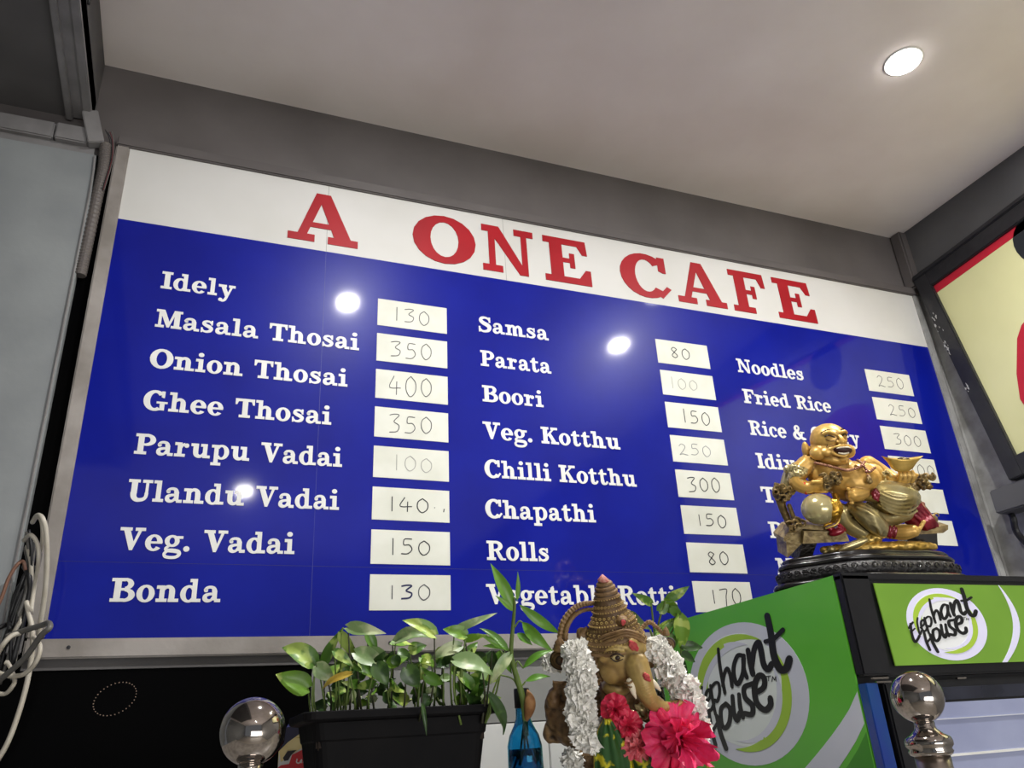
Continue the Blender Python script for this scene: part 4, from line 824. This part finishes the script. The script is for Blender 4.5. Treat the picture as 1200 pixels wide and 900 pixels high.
# crown
ca, cb = E.P(527, 88, 10), E.P(588, 395, 10); cax = (ca - cb).normalized(); L_ = (ca - cb).length / E.k
cpf = [(128, 0), (130, 12), (124, 16), (128, 30), (121, 36), (124, 52), (117, 58), (110, 82), (98, 112), (100, 118), (92, 124), (80, 146), (70, 160), (74, 168), (64, 176), (60, 196), (52, 214), (57, 219), (54, 226), (46, 230), (52, 238), (49, 246), (40, 250), (45, 257), (42, 265), (32, 268), (36, 275), (31, 283), (24, 286), (24, 290), (12, 303), (2, 313)]
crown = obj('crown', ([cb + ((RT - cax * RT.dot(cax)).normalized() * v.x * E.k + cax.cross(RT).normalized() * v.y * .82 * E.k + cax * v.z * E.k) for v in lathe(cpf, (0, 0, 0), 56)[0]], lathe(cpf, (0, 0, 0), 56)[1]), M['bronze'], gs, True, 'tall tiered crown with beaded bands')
def on_crown(ang, h, r_, out=1.0):
    X = (RT - cax * RT.dot(cax)).normalized(); Y = cax.cross(RT).normalized(); a = math.radians(ang)
    return cb + (X * math.cos(a) * r_ + Y * math.sin(a) * .82 * r_) * E.k * out + cax * h * E.k
def bump(c, r): 
    bm = bmesh.new(); bmesh.ops.create_icosphere(bm, subdivisions=1, radius=r)
    for v in bm.verts: v.co += c
    return from_bm(bm)
sg = -1 if cax.cross(RT).dot(FW) > 0 else 1
for h, r_, st, rb in ((22, 130, 5, 4.5), (44, 125, 6, 4), (100, 103, 8, 6), (118, 101, 7, 4), (168, 74, 9, 4), (218, 57, 12, 3.2)):
    bd_ = [bump(on_crown(sg * a, h, r_), rb * E.k) for a in range(0, 181, st)]
    b_ = obj('beading', join(*bd_), M['darkgold'] if rb > 4 else M['bronzeface'], crown, True); b_['kind'] = 'stuff'
sc_ = []
for row, (h, r_) in enumerate(((66, 117), (84, 110), (132, 90), (146, 82), (188, 63))):
    for a in range(10 + 6 * (row % 2), 175, 14):
        c_ = on_crown(sg * a, h, r_); sc_.append(tube([c_ + (RT * math.cos(t) + cax * math.sin(t)) * 6 * E.k * (1 - t * .08) - FW * .5 * E.k for t in (0, 1.2, 2.4, 3.6, 4.8, 6)], 1.9 * E.k, 5, 3))
b_ = obj('scrollwork', join(*sc_), M['bronzeface'], crown, True, 'raised scrollwork'); b_['kind'] = 'stuff'
E.c([(600, 262, -62, 26), (602, 262, -74, 20)]); E.e(602, 262, -84, 15, 17, 8); m_ = E.raw('crown_medallion', M['bronze'], crown, 'round medallion on the crown')
E.e(600, 258, -94, 12, 14, 6); E.raw('medallion_powder', M['kumkum'], crown, 'red powder on the medallion') if False else E.body('powder_mark', M['kumkum'], gs, 0.0012, 1, disp=(.0012, 400))
E.c([(512, 130, 0, 9), (528, 108, 0, 10), (530, 92, 0, 5)][:1] + [(520, 120, -4, 14), (527, 95, 0, 7)]); E.take()
obj('crown_tip', ([cb + ((RT * v.x + FW * v.y) * E.k + cax * v.z * E.k) for v in lathe([(25.5, 286), (26, 291), (14, 304), (3, 315)], (0, 0, 0), 24)[0]], lathe([(25.5, 286), (26, 291), (14, 304), (3, 315)], (0, 0, 0), 24)[1]), mat('pinkish_tip', (196, 148, 132), .5, c2=(170, 90, 84), scale=300), gs, True, 'pinkish crown tip')
# brow band over the forehead
for off, rr in ((0, 7), (16, 5), (30, 6)):
    E.c([(492, 380 - off, -40, rr), (525, 345 - off * .9, -78, rr), (570, 318 - off * .8, -104, rr), (605, 305 - off * .7, -112, rr), (650, 318 - off * .7, -100, rr), (690, 352 - off * .8, -64, rr)], 8)
E.raw('brow_band', M['bronze'], gs, 'layered band over the brow')
# arch behind the head
obj('arch', join(tube([E.P(372, 375, 40), E.P(378, 320, 40), E.P(410, 268, 40), E.P(460, 240, 30), E.P(510, 238, 10), E.P(560, 232, -30)], [11 * E.k, 10 * E.k, 9 * E.k, 8 * E.k, 8 * E.k, 5 * E.k], 8, 6, .12),
    tube([E.P(350, 370, 50), E.P(362, 305, 50), E.P(400, 250, 50), E.P(445, 222, 44), E.P(500, 212, 30)], [13 * E.k, 13 * E.k, 12 * E.k, 11 * E.k, 8 * E.k], 8, 8, .25)), M['bronze'], gs, False, 'ribbed arch beside the crown')
obj('arch', tube([E.P(690, 330, 40), E.P(730, 300, 50), E.P(762, 320, 50), E.P(790, 350, 50)], [9 * E.k, 9 * E.k, 8 * E.k, 7 * E.k], 8, 8, .25), M['bronze'], gs, False)
E.e(450, 350, 30, 30, 36, 22); E.e(432, 330, 30, 14, 16, 12); E.c([(460, 320, 20, 12), (440, 350, 20, 16), (470, 380, 10, 16)])
E.body('scroll_ornament', M['bronze'], gs, 0.0018, 2, disp=(0.0016, 260))
E.c([(655, 610, -70, 10), (680, 625, -78, 12), (700, 650, -74, 10)]); E.c([(640, 640, -60, 12), (690, 660, -70, 12)]); E.c([(672, 600, -70, 7), (690, 612, -72, 7), (704, 630, -70, 7)])
E.body('collar_ornament', M['silvergold'], gs, 0.0016, 2, 'grey beaded collar piece', disp=(.001, 300))
# ------------------------------------------------------------------ garland, flowers, cloth
def blossom_data(name, m, n=26, r=0.0105, seed=1):
    rr = random.Random(seed); V = []; F = []
    for i in range(n):
        z = 1 - 2 * (i + .5) / n; a = i * 2.399963; s_ = math.sqrt(1 - z * z)
        nrm = Vector((s_ * math.cos(a), s_ * math.sin(a), z)); t = nrm.orthogonal().normalized(); t.rotate(Matrix.Rotation(rr.random() * 6.28, 3, nrm)); b = nrm.cross(t)
        w = r * (.45 + .3 * rr.random()); k = len(V); c0 = nrm * r * .35; c1 = nrm * r * (.85 + .3 * rr.random())
        for j, (u, v_) in enumerate(((-.5, 0), (.5, 0), (-1, .55), (0, .62), (1, .5), (-.8, 1), (0, .9), (.8, 1.05))):
            V.append(c0.lerp(c1, v_) + t * w * u + b * (w * (.5 * v_ * v_ + .25 * math.sin(5 * u + i))))
        F += [(k, k + 1, k + 3), (k, k + 3, k + 2), (k + 1, k + 4, k + 3), (k + 2, k + 3, k + 6, k + 5), (k + 3, k + 4, k + 7, k + 6)]
    bm = bmesh.new(); bmesh.ops.create_icosphere(bm, subdivisions=2, radius=r * .74); cv, cf_ = from_bm(bm); k = len(V); V += cv; F += [tuple(i + k for i in f) for f in cf_]
    return mesh_data(name, V, F, m, True)
BM = [blossom_data('blossom', M['garland'], 30, 0.0115, s_) for s_ in range(4)]
gl = thing('flower_garland', E.P(600, 700, 0), 'white flower garland draped over the statue shoulders', 'garland')
def strand(pts, n, spread):
    P = cr([E.P(*p) for p in pts], 12); tot = sum((P[i + 1] - P[i]).length for i in range(len(P) - 1)); st = tot / n; acc = 0; i = 0
    for k in range(n):
        while i < len(P) - 2 and acc + (P[i + 1] - P[i]).length < st * k: acc += (P[i + 1] - P[i]).length; i += 1
        c = P[i]
        for q in range(3):
            a = rnd.random() * 6.28; o = bpy.data.objects.new('blossom', BM[rnd.randrange(4)]); COL.objects.link(o); o.parent = gl
            o.location = c + RT * (math.cos(2.1 * q + k) * spread) - FW * (abs(math.sin(2.1 * q + k)) * spread * .7) + rv(.004) - Vector(gl.location)
            o.rotation_euler = (a, rnd.random() * 6.28, rnd.random() * 6.28); s_ = .8 + .35 * rnd.random(); o.scale = (s_, s_, s_)
strand([(405, 385, -30), (425, 450, -50), (432, 520, -60), (430, 590, -70), (435, 660, -80), (450, 720, -90), (470, 765, -95)], 17, .008)
strand([(745, 385, 10), (785, 430, -10), (815, 490, -30), (855, 550, -40), (880, 600, -50), (885, 650, -40)], 13, .008)
strand([(900, 700, -60), (890, 760, -70), (850, 800, -80), (820, 850, -80), (830, 910, -80)], 9, .009)
strand([(320, 470, 70), (315, 520, 80)], 2, .004); strand([(395, 850, -20), (430, 880, -30)], 2, .006)

def petal_flower(name, c, nrm, R_, m, lab, npet=7, ruff=.25, layers=2, cat='flower', seed=3):
    rr = random.Random(seed); t = thing(name, c, lab, cat); nrm = nrm.normalized(); X = nrm.orthogonal().normalized(); Y = nrm.cross(X)
    for l in range(layers):
        for i in range(npet - l):
            a0 = 2 * PI * (i + .5 * l) / (npet - l) + rr.random() * .3; rl = R_ * (1 - .42 * l) * (.9 + .2 * rr.random()); wd = .86 * 6 / npet; V = []; F = []; nu, nv = 8, 8
            for u in range(nu + 1):
                for v_ in range(nv + 1):
                    s_ = u / nu; w = (v_ / nv - .5) * 2; ang = a0 + w * wd * (math.sin(PI * (.12 + .55 * s_))) ; rad_ = rl * (s_ * (1 - .22 * w ** 4))
                    hgt = R_ * (.10 + .32 * l) * (s_ ** .8) + R_ * ruff * s_ * s_ * (math.sin(w * 7 + i * 2.1 + l) * .5 + .25 * math.sin(w * 13 + i)) * .6 + .02 * R_ * l
                    V.append(c + (X * math.cos(ang) + Y * math.sin(ang)) * rad_ + nrm * (hgt - .15 * R_ * s_ ** 3))
            for u in range(nu):
                for v_ in range(nv): k = u * (nv + 1) + v_; F.append((k, k + 1, k + nv + 2, k + nv + 1))
            obj('petal', (V, F), m, t, True)
    return t
fc = E.P(805, 700, -150)
hf = petal_flower('hibiscus_flower', fc, -FW * .95 + UP * .25 + RT * .25, 142 * E.k, M['pink'], 'large hot pink double hibiscus under the trunk', 8, .62, 5, seed=5)
E.c([(815, 725, -205, 8), (822, 742, -200, 9)]); E.raw('flower_eye', mat('dark_red_centre', (70, 6, 24), .6), hf, 'dark red centre')
petal_flower('rose_blossom', E.P(565, 600, -120), -FW + UP * .2 - RT * .2, 62 * E.k, M['pink2'], 'ruffled rose-pink blossom left of the trunk, upper of two', 6, .6, 4, seed=8)
petal_flower('rose_blossom', E.P(612, 660, -130), -FW + RT * .1, 66 * E.k, M['pink2'], 'ruffled crimson-pink blossom beside the green cloth top', 6, .6, 4, seed=9)
petal_flower('carnation_blossom', E.P(655, 742, -140), -FW + UP * .1, 66 * E.k, M['pink3'], 'pale salmon ruffled blossom below the trunk curl', 9, .6, 4, seed=11)
# pleated cloth
def cloth(name, prof, pleats, d0, lab, seed=0):
    """prof rows: (y, x_left, x_right, depth)"""
    t = thing(name, E.P(prof[-1][1], prof[-1][0], d0), lab, 'cloth'); nv = 36; V = []; F = []
    rows = []
    for i in range(len(prof) - 1):
        for k in range(5): s_ = k / 5; rows.append([prof[i][j] * (1 - s_) + prof[i + 1][j] * s_ for j in range(4)])
    rows.append(prof[-1])
    for y, xl, xr, dd in rows:
        for v_ in range(nv + 1):
            w = v_ / nv; V.append(E.P(xl + (xr - xl) * w, y - 10 * math.sin(w * PI), d0 + dd - 26 * math.sin(PI * w) + 5 * math.sin(w * pleats * 2 * PI + seed)))
    for i in range(len(rows) - 1):
        for v_ in range(nv): k = i * (nv + 1) + v_; F.append((k, k + 1, k + nv + 2, k + nv + 1))
    o = obj('fabric', (V, F), M['cloth'], t, True)
    sol = o.modifiers.new('s', 'SOLIDIFY'); sol.thickness = 0.0012
    obj('gold_hem', tube([E.P(r[1], r[0], d0 + r[3] - 1) for r in rows[::3]] , 3.2 * E.k, 6, 3), M['goldtrim'], t, True, 'gold hem')
    obj('gold_hem', tube([E.P(r[2], r[0], d0 + r[3] - 1) for r in rows[::3]] , 3.2 * E.k, 6, 3), M['goldtrim'], t, True)
    return t
cloth('brocade_cloth', [(640, 520, 540, 0), (680, 495, 575, 0), (730, 485, 600, 0), (800, 478, 625, 0), (880, 480, 640, 0), (960, 490, 650, 0)], 3, -125, 'pleated green and gold brocade cloth, taller left fold')
cloth('brocade_cloth', [(785, 640, 740, 0), (800, 630, 760, 0), (840, 640, 775, 0), (900, 640, 785, 0), (960, 645, 790, 0)], 2, -112, 'green brocade cloth fold below the salmon blossom', 2)
tag(obj('gold_ribbon', tube([E.P(918, 780, -20), E.P(945, 850, -20), E.P(975, 905, -20)], 6 * E.k, 8, 4, .2), M['goldtrim'], None, False, loc=E.P(918, 780, -20)), 'narrow gold ribbon hanging right of the garland', 'ribbon')

# ------------------------------------------------------------------ laughing golden statue on the chiller
B = Sculpt(880, 480, 4.2857, 1.50)
by0 = B.P(590, 830, 20)
bs = thing('laughing_statue', (1.40, -0.52, FT + 0.002), 'golden laughing bald figure reclining on a carved black base', 'statue')
# carved lobed base (real footprint on the chiller top)
BC_ = Vector((1.428, -0.520, 0))
def lobe(a, rx, ry):
    r_ = 1 + .045 * math.cos(6 * a + .5); return Vector((BC_.x + rx * r_ * math.cos(a), BC_.y + ry * r_ * math.sin(a) * (1.0), 0))
def base_ring(levels, mm, name, lab=None):
    n = 96; V = []; F = []
    for z, rx, ry in levels:
        for i in range(n): p = lobe(2 * PI * i / n, rx, ry); V.append((p.x, p.y, z))
    for k in range(len(levels) - 1):
        for i in range(n): j = (i + 1) % n; F.append((k * n + i, k * n + j, k * n + n + j, k * n + n + i))
    F.append(tuple(range(n))[::-1]); F.append(tuple((len(levels) - 1) * n + i for i in range(n)))
    return obj(name, (V, F), M[mm], bs, True, lab)
z = FT + .002
base_ring([(z, .205, .125), (z + .006, .209, .129), (z + .012, .205, .125), (z + .014, .196, .117)], 'basek', 'base_foot', 'black lacquered base foot')
base_ring([(z + .013, .195, .116), (z + .020, .199, .120), (z + .032, .196, .117), (z + .038, .188, .110)], 'carved', 'carved_band', 'carved scroll band')
base_ring([(z + .037, .189, .111), (z + .042, .193, .115), (z + .047, .189, .111), (z + .049, .181, .104), (z + .053, .184, .107), (z + .057, .180, .103), (z + .059, .16, .085)], 'basek', 'base_top', 'stepped black base top')
sv = []
for i in range(64):
    a = 2 * PI * i / 64; p = lobe(a, .199, .120); p.z = z + .026; tg = (lobe(a + .05, .199, .12) - lobe(a, .199, .12)).normalized()
    sv.append(tube([p + tg * (.006 * math.cos(t) * (1 - t * .1)) + Vector((0, 0, .0055 * math.sin(t) * (1 - t * .1))) for t in (0, 1, 2, 3, 4, 5, 6)], .0012, 5, 2))
q_ = obj('carved_scrolls', join(*sv), M['basek'], bs, True, 'raised scroll carving'); q_['kind'] = 'stuff'
# seat and feet blocks
M['seat'] = mat('seat_gold', (178, 156, 104), .4, .25, c2=(112, 92, 56), scale=70, bump=.3, bscale=150)
M['ballgold'] = mat('pale_ball_gold', (214, 200, 146), .2, .55)
def slab(name, pts, d0, d1, m, lab=None):
    V = [B.P(x, y, d0) for x, y in pts] + [B.P(x, y, d1) for x, y in pts]; n = len(pts)
    F = [tuple(range(n)), tuple(range(2 * n - 1, n - 1, -1))] + [(i, i + n, (i + 1) % n + n, (i + 1) % n) for i in range(n)]
    return obj(name, (V, F), M[m], bs, False, lab)
slab('seat_block', [(245, 600), (450, 600), (470, 650), (240, 662)], -60, 120, 'seat', 'dark gold carved seat block')
slab('seat_block', [(225, 565), (440, 585), (440, 605), (215, 590)], -40, 120, 'seat')
slab('seat_block', [(165, 650), (245, 595), (250, 660), (175, 738)], -30, 120, 'seat')
slab('seat_block', [(195, 590), (245, 570), (250, 600), (160, 660), (155, 640)], -25, 130, 'seat')
slab('seat_leg', [(255, 655), (330, 650), (300, 735), (230, 755)], -20, 100, 'darkgold')
slab('seat_leg', [(790, 625), (945, 612), (950, 700), (800, 690)], 20, 130, 'basek', 'black block under the robe')
slab('seat_block', [(800, 600), (985, 578), (985, 600), (960, 618), (790, 628)], -10, 130, 'seat')
B.c([(350, 700, -30, 16), (480, 685, -60, 24), (640, 672, -80, 24), (800, 668, -70, 22), (900, 680, -40, 16)]); B.e(640, 690, -20, 260, 22, 70)
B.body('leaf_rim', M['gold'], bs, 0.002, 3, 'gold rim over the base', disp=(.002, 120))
B.e(480, 665, -80, 85, 22, 14, 22); B.e(380, 690, -60, 22, 18, 16); B.e(350, 705, -55, 14, 12, 12); B.e(540, 640, -70, 40, 18, 14, 10)
B.body('leaf_ornament', M['silvergold'], bs, 0.0018, 2, 'pale gold leaf and coins on the base')
# bare skin: head, belly, arms, hands, feet as one body
B.e(389, 150, 0, 90, 82, 86, 8); B.e(395, 205, -6, 100, 62, 88, -6); B.e(322, 215, -40, 42, 36, 40); B.e(462, 205, -55, 38, 36, 36); B.e(400, 248, -30, 72, 30, 60, -8)
B.e(282, 205, 20, 18, 44, 26, 8); B.e(288, 240, 15, 14, 18, 16)
B.e(352, 208, -72, 26, 20, 20); B.e(452, 190, -86, 22, 18, 18)
B.c([(412, 128, -86, 9), (416, 142, -96, 12), (418, 153, -100, 14)]); B.e(402, 156, -92, 10, 8, 9); B.e(434, 152, -92, 10, 8, 9)
B.c([(335, 118, -62, 7), (362, 107, -72, 9), (395, 116, -80, 8)]); B.c([(425, 108, -76, 8), (446, 104, -62, 8), (460, 114, -52, 7)])
B.c([(362, 192, -84, 6), (388, 178, -100, 7), (420, 172, -106, 7), (450, 174, -100, 6)]); B.c([(368, 204, -84, 7), (395, 220, -98, 8), (430, 222, -104, 8), (456, 196, -96, 6)])
B.e(428, 240, -80, 26, 15, 18)
B.e(400, 80, -10, 6, 6, 6)
B.c([(400, 270, 10, 70), (440, 320, 10, 95)]); B.e(510, 360, -15, 140, 105, 110); B.e(380, 330, 0, 95, 85, 80); B.e(590, 330, 0, 80, 70, 70)
B.c([(285, 275, 10, 48), (240, 315, -5, 46), (222, 360, -25, 40), (262, 385, -60, 34), (300, 372, -95, 30)])
for k in range(4): B.c([(272 + 6 * k, 352 + 15 * k, -100, 11), (310 + 4 * k, 348 + 15 * k, -122, 11), (338, 356 + 14 * k, -108, 9)], 8)
B.c([(300, 345, -100, 12), (330, 335, -112, 10)])
B.c([(590, 275, 10, 44), (635, 300, 5, 40), (672, 325, -20, 34), (700, 345, -50, 30), (730, 340, -70, 28)])
for k in range(4): B.c([(705 + 22 * k, 350, -78, 12), (706 + 22 * k, 322, -92, 12), (706 + 21 * k, 302, -84, 10)], 8)
B.c([(780, 345, -60, 12), (798, 320, -70, 10)])
# raised foot with toes and lower foot
B.c([(530, 400, -90, 34), (490, 410, -105, 36), (462, 412, -115, 34)])
for k in range(5): B.e(436 + 4 * k, 382 + 17 * k, -128, 12, 9, 11)
B.c([(660, 605, -60, 32), (720, 600, -90, 38), (760, 590, -105, 32)])
for k in range(5): B.e(772 + 11 * k, 604 - 14 * k, -118 + 5 * k, 13, 10, 12, 30)
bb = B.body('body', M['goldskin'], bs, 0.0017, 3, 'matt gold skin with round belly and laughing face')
def fs(x, y, off):
    q = 1 - ((x - 389) / 90) ** 2 - ((y - 150) / 82) ** 2
    return (x, y, -86 * math.sqrt(max(q, 0.02)) - off)
B.e(422, 193, -96, 46, 22, 18, -6); B.raw('mouth', M['mouth'], bb, 'open laughing mouth')
B.c([(390, 186, -106, 3), (408, 181, -111, 4), (438, 180, -111, 4), (456, 184, -106, 2.5)], 8); B.c([(398, 209, -106, 4), (420, 212, -111, 5), (444, 207, -110, 4)], 8); B.raw('teeth', M['teeth'], bb, 'rows of pale teeth')
for E_ in (((342, 131), (358, 124), (385, 132)), ((430, 126), (446, 118), (461, 126))):
    B.c([(*fs(*p, 5), 3.4) for p in E_], 8); B.raw('eye', M['eye'], bb)
for E_ in (((330, 114), (360, 98), (398, 112)), ((424, 104), (444, 92), (462, 106))):
    B.c([(*fs(*p, 6), 2.6) for p in E_], 8); B.raw('eyebrow', M['eye'], bb)
for E_ in (((345, 145), (362, 152), (380, 150)), ((352, 168), (350, 190), (358, 208))):
    B.c([(*fs(*p, 8), 1.8) for p in E_], 8); B.raw('wrinkle', M['mouth'], bb)
# robe
B.c([(560, 405, -60, 50), (640, 405, -70, 62), (720, 425, -65, 72), (770, 440, -40, 60)]); B.e(690, 470, -50, 110, 46, 60, -5)
B.c([(600, 500, -20, 50), (680, 540, -10, 46), (780, 520, 0, 40)])
B.c([(480, 480, -70, 34), (520, 500, -90, 50), (570, 545, -95, 52), (620, 590, -80, 44)])
for q in range(5): B.c([(575 + 8 * q, 395 + 20 * q, -118 + q * 2, 6), (660, 430 + 18 * q, -138 + 4 * q, 8), (740, 425 + 22 * q, -126 + 6 * q, 8), (795, 400 + 24 * q, -80, 6)], 8)
for q in range(4): B.c([(478 + 12 * q, 470 + 22 * q, -118, 5), (540 + 8 * q, 500 + 20 * q, -146, 7), (610 - 6 * q, 560 + 14 * q, -130, 6)], 8)
B.c([(430, 500, -50, 40), (460, 560, -40, 46), (540, 610, -40, 40)]); B.c([(300, 290, 40, 50), (230, 330, 40, 50), (200, 400, 40, 44)])
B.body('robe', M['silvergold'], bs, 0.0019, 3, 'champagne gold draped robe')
B.c([(205, 330, -20, 26), (222, 318, -38, 22), (250, 312, -48, 18)]); B.c([(195, 350, -10, 20), (215, 352, -40, 18), (240, 355, -55, 12)]); B.c([(190, 300, 10, 24), (225, 290, -28, 18), (262, 300, -42, 12)])
B.c([(625, 300, -42, 9), (645, 325, -50, 10), (650, 348, -50, 9)]); B.c([(655, 300, -50, 7), (672, 320, -58, 8), (680, 345, -60, 7)])
B.body('sleeve', M['silvergold'], bs, 0.0017, 2, 'patterned sleeve folds', disp=(.0018, 260))
# red cloth parts
B.c([(800, 430, 30, 30), (830, 480, 20, 40), (860, 530, 10, 44), (900, 570, 10, 36), (940, 590, 20, 20)]); B.c([(760, 510, 30, 40), (820, 550, 10, 42), (870, 580, -10, 30)]); B.c([(850, 470, 30, 16), (880, 480, 30, 12)])
for q in range(4): B.c([(800 + 18 * q, 520 - 12 * q, -22, 6), (840 + 16 * q, 560 - 8 * q, -44, 8), (870 + 18 * q, 600 - 6 * q, -34, 5)], 8)
B.body('red_drape', M['crimson'], bs, 0.002, 2, 'crimson enamel drape')
B.e(405, 600, -70, 44, 20, 22, 20); B.e(430, 580, -66, 30, 12, 16, -40); B.e(370, 585, -60, 20, 12, 14); B.body('red_fold', M['crimson'], bs, 0.0018, 2, 'crimson fold end')
for q in range(4): B.e(640 + 12 * q, 590 + 10 * (q % 2), -112 + 4 * q, 8, 32, 14, -14)
B.body('red_cuff', M['crimson'], bs, 0.0016, 1, 'crimson trouser cuff')
for q in range(5): B.e(560 + 10 * (q % 3), 392 + 9 * q, -128, 9, 20, 12, 20 * (q - 2))
B.body('red_cuff', M['crimson'], bs, 0.0015, 1)
B.c([(243, 362, -70, 8), (246, 385, -78, 8), (250, 410, -74, 7)]); B.raw('red_cuff', mat('orange_red_cuff', (206, 62, 30), .4), bs)
# prayer beads
def beads(pts, r_, n):
    P = cr([B.P(*p) for p in pts], 20); m_ = len(P) - 1; t = []
    return join(*[bump(P[int(i * m_ / (n - 1))], r_ * B.k) for i in range(n)])
o_ = obj('prayer_beads', join(beads([(300, 262, -60), (340, 270, -98), (400, 285, -112), (440, 292, -116), (500, 278, -104), (540, 255, -70)], 8, 30), beads([(505, 248, -70), (520, 262, -88), (530, 285, -104), (545, 300, -112), (580, 282, -92)], 8, 14), beads([(528, 300, -116), (532, 318, -126), (534, 330, -130)], 8, 3)), M['bead'], bs, True, 'coppery prayer beads'); o_['kind'] = 'stuff'
B.c([(533, 322, -132, 10), (532, 342, -140, 16)]); B.raw('pendant', M['darkgold'], bs, 'dark pendant')
# ingot, ball, dragons
iv = []; n = 28; V = []; F = []
lv = [(0, 30, 18), (12, 50, 26), (35, 66, 32), (55, 84, 36), (62, 92, 38), (58, 78, 30), (40, 50, 22)]
for h, rx, ry in lv:
    for i in range(n):
        a = 2 * PI * i / n; e_ = abs(math.cos(a)) ** 3; V.append(B.P(714 + rx * math.cos(a) * (1 + .12 * e_ * h / 62), 300 - h - 14 * e_ * (h / 62), -92) + FW * (ry * math.sin(a) * B.k))
for k in range(len(lv) - 1):
    for i in range(n): j = (i + 1) % n; F.append((k * n + i, k * n + j, k * n + n + j, k * n + n + i))
F.append(tuple(range(n))[::-1]); F.append(tuple((len(lv) - 1) * n + i for i in range(n)))
io = obj('gold_ingot', (V, F), M['gold'], bs, True, 'boat shaped gold ingot in the raised hand')
B.e(722, 246, -92, 34, 16, 22); B.raw('ingot_dome', M['silvergold'], io)
B.e(295, 480, -120, 84, 76, 80); bl_ = B.raw('treasure_ball', M['ballgold'], bs, 'shiny pale gold ball')
B.c([(385, 420, -90, 16), (392, 470, -130, 10), (370, 530, -140, 8), (310, 560, -140, 6)]); B.e(350, 480, -150, 46, 56, 45, -20)
B.body('ball_cloth', mat('yellow_gold_cloth', (214, 170, 60), .35, .7, c2=(180, 130, 40), scale=60, crease_col=(80, 50, 10)), bs, 0.0018, 2, 'yellow gold cloth round the ball', disp=(.0016, 200))
B.c([(400, 440, -70, 7), (404, 500, -100, 7), (385, 550, -120, 6), (330, 575, -120, 5)]); B.raw('ball_rim', M['gold'], bs)
def curls(cx, cy, d, spread, n, m, name, lab, sx=1.0):
    rr = random.Random(int(cx)); vs = []
    for i in range(n):
        x = cx + rr.uniform(-1, 1) * spread * sx; y = cy + rr.uniform(-1, 1) * spread; dd = d + rr.uniform(-.5, .5) * spread; r0 = rr.uniform(10, 22); ph = rr.random() * 6
        B.c([(x + r0 * (1 - .13 * t) * math.cos(ph + t * 1.1), y + r0 * (1 - .13 * t) * math.sin(ph + t * 1.1), dd - 3 * t, 7 - .6 * t) for t in range(6)], 8, 3)
    return B.body(name, M[m], bs, 0.0016, 1, lab)
B.e(150, 420, 20, 36, 40, 40); B.c([(150, 450, 20, 22), (175, 520, 20, 20), (200, 580, 10, 18)]); curls(150, 415, -10, 38, 18, 'darkgold', 'dragon_armrest', 'dark gold curled dragon armrest beside the ball')
B.e(865, 360, 20, 34, 34, 36); B.c([(850, 380, 20, 26), (820, 400, 20, 24), (790, 370, 20, 20)]); curls(866, 358, -10, 34, 14, 'darkgold', 'dragon_armrest', 'dark gold curled dragon armrest under the ingot hand')
B.e(355, 345, -110, 30, 30, 24); curls(360, 335, -125, 38, 20, 'darkgold', 'dragon_head', 'dark gold dragon head in the hand', 1.3)
B.c([(185, 480, -20, 12), (205, 540, -30, 12), (230, 570, -30, 10)]); curls(215, 575, -40, 22, 8, 'darkgold', 'scroll_ornament', 'dark gold scrollwork below the ball', 1.6)
curls(915, 545, 0, 20, 7, 'darkgold', 'scroll_ornament', None, 1.2)
B.c([(560, 640, -60, 30), (600, 625, -70, 26)]); B.e(590, 640, -60, 40, 24, 30); B.body('gold_fold', M['gold'], bs, .002, 2, disp=(.002, 150))
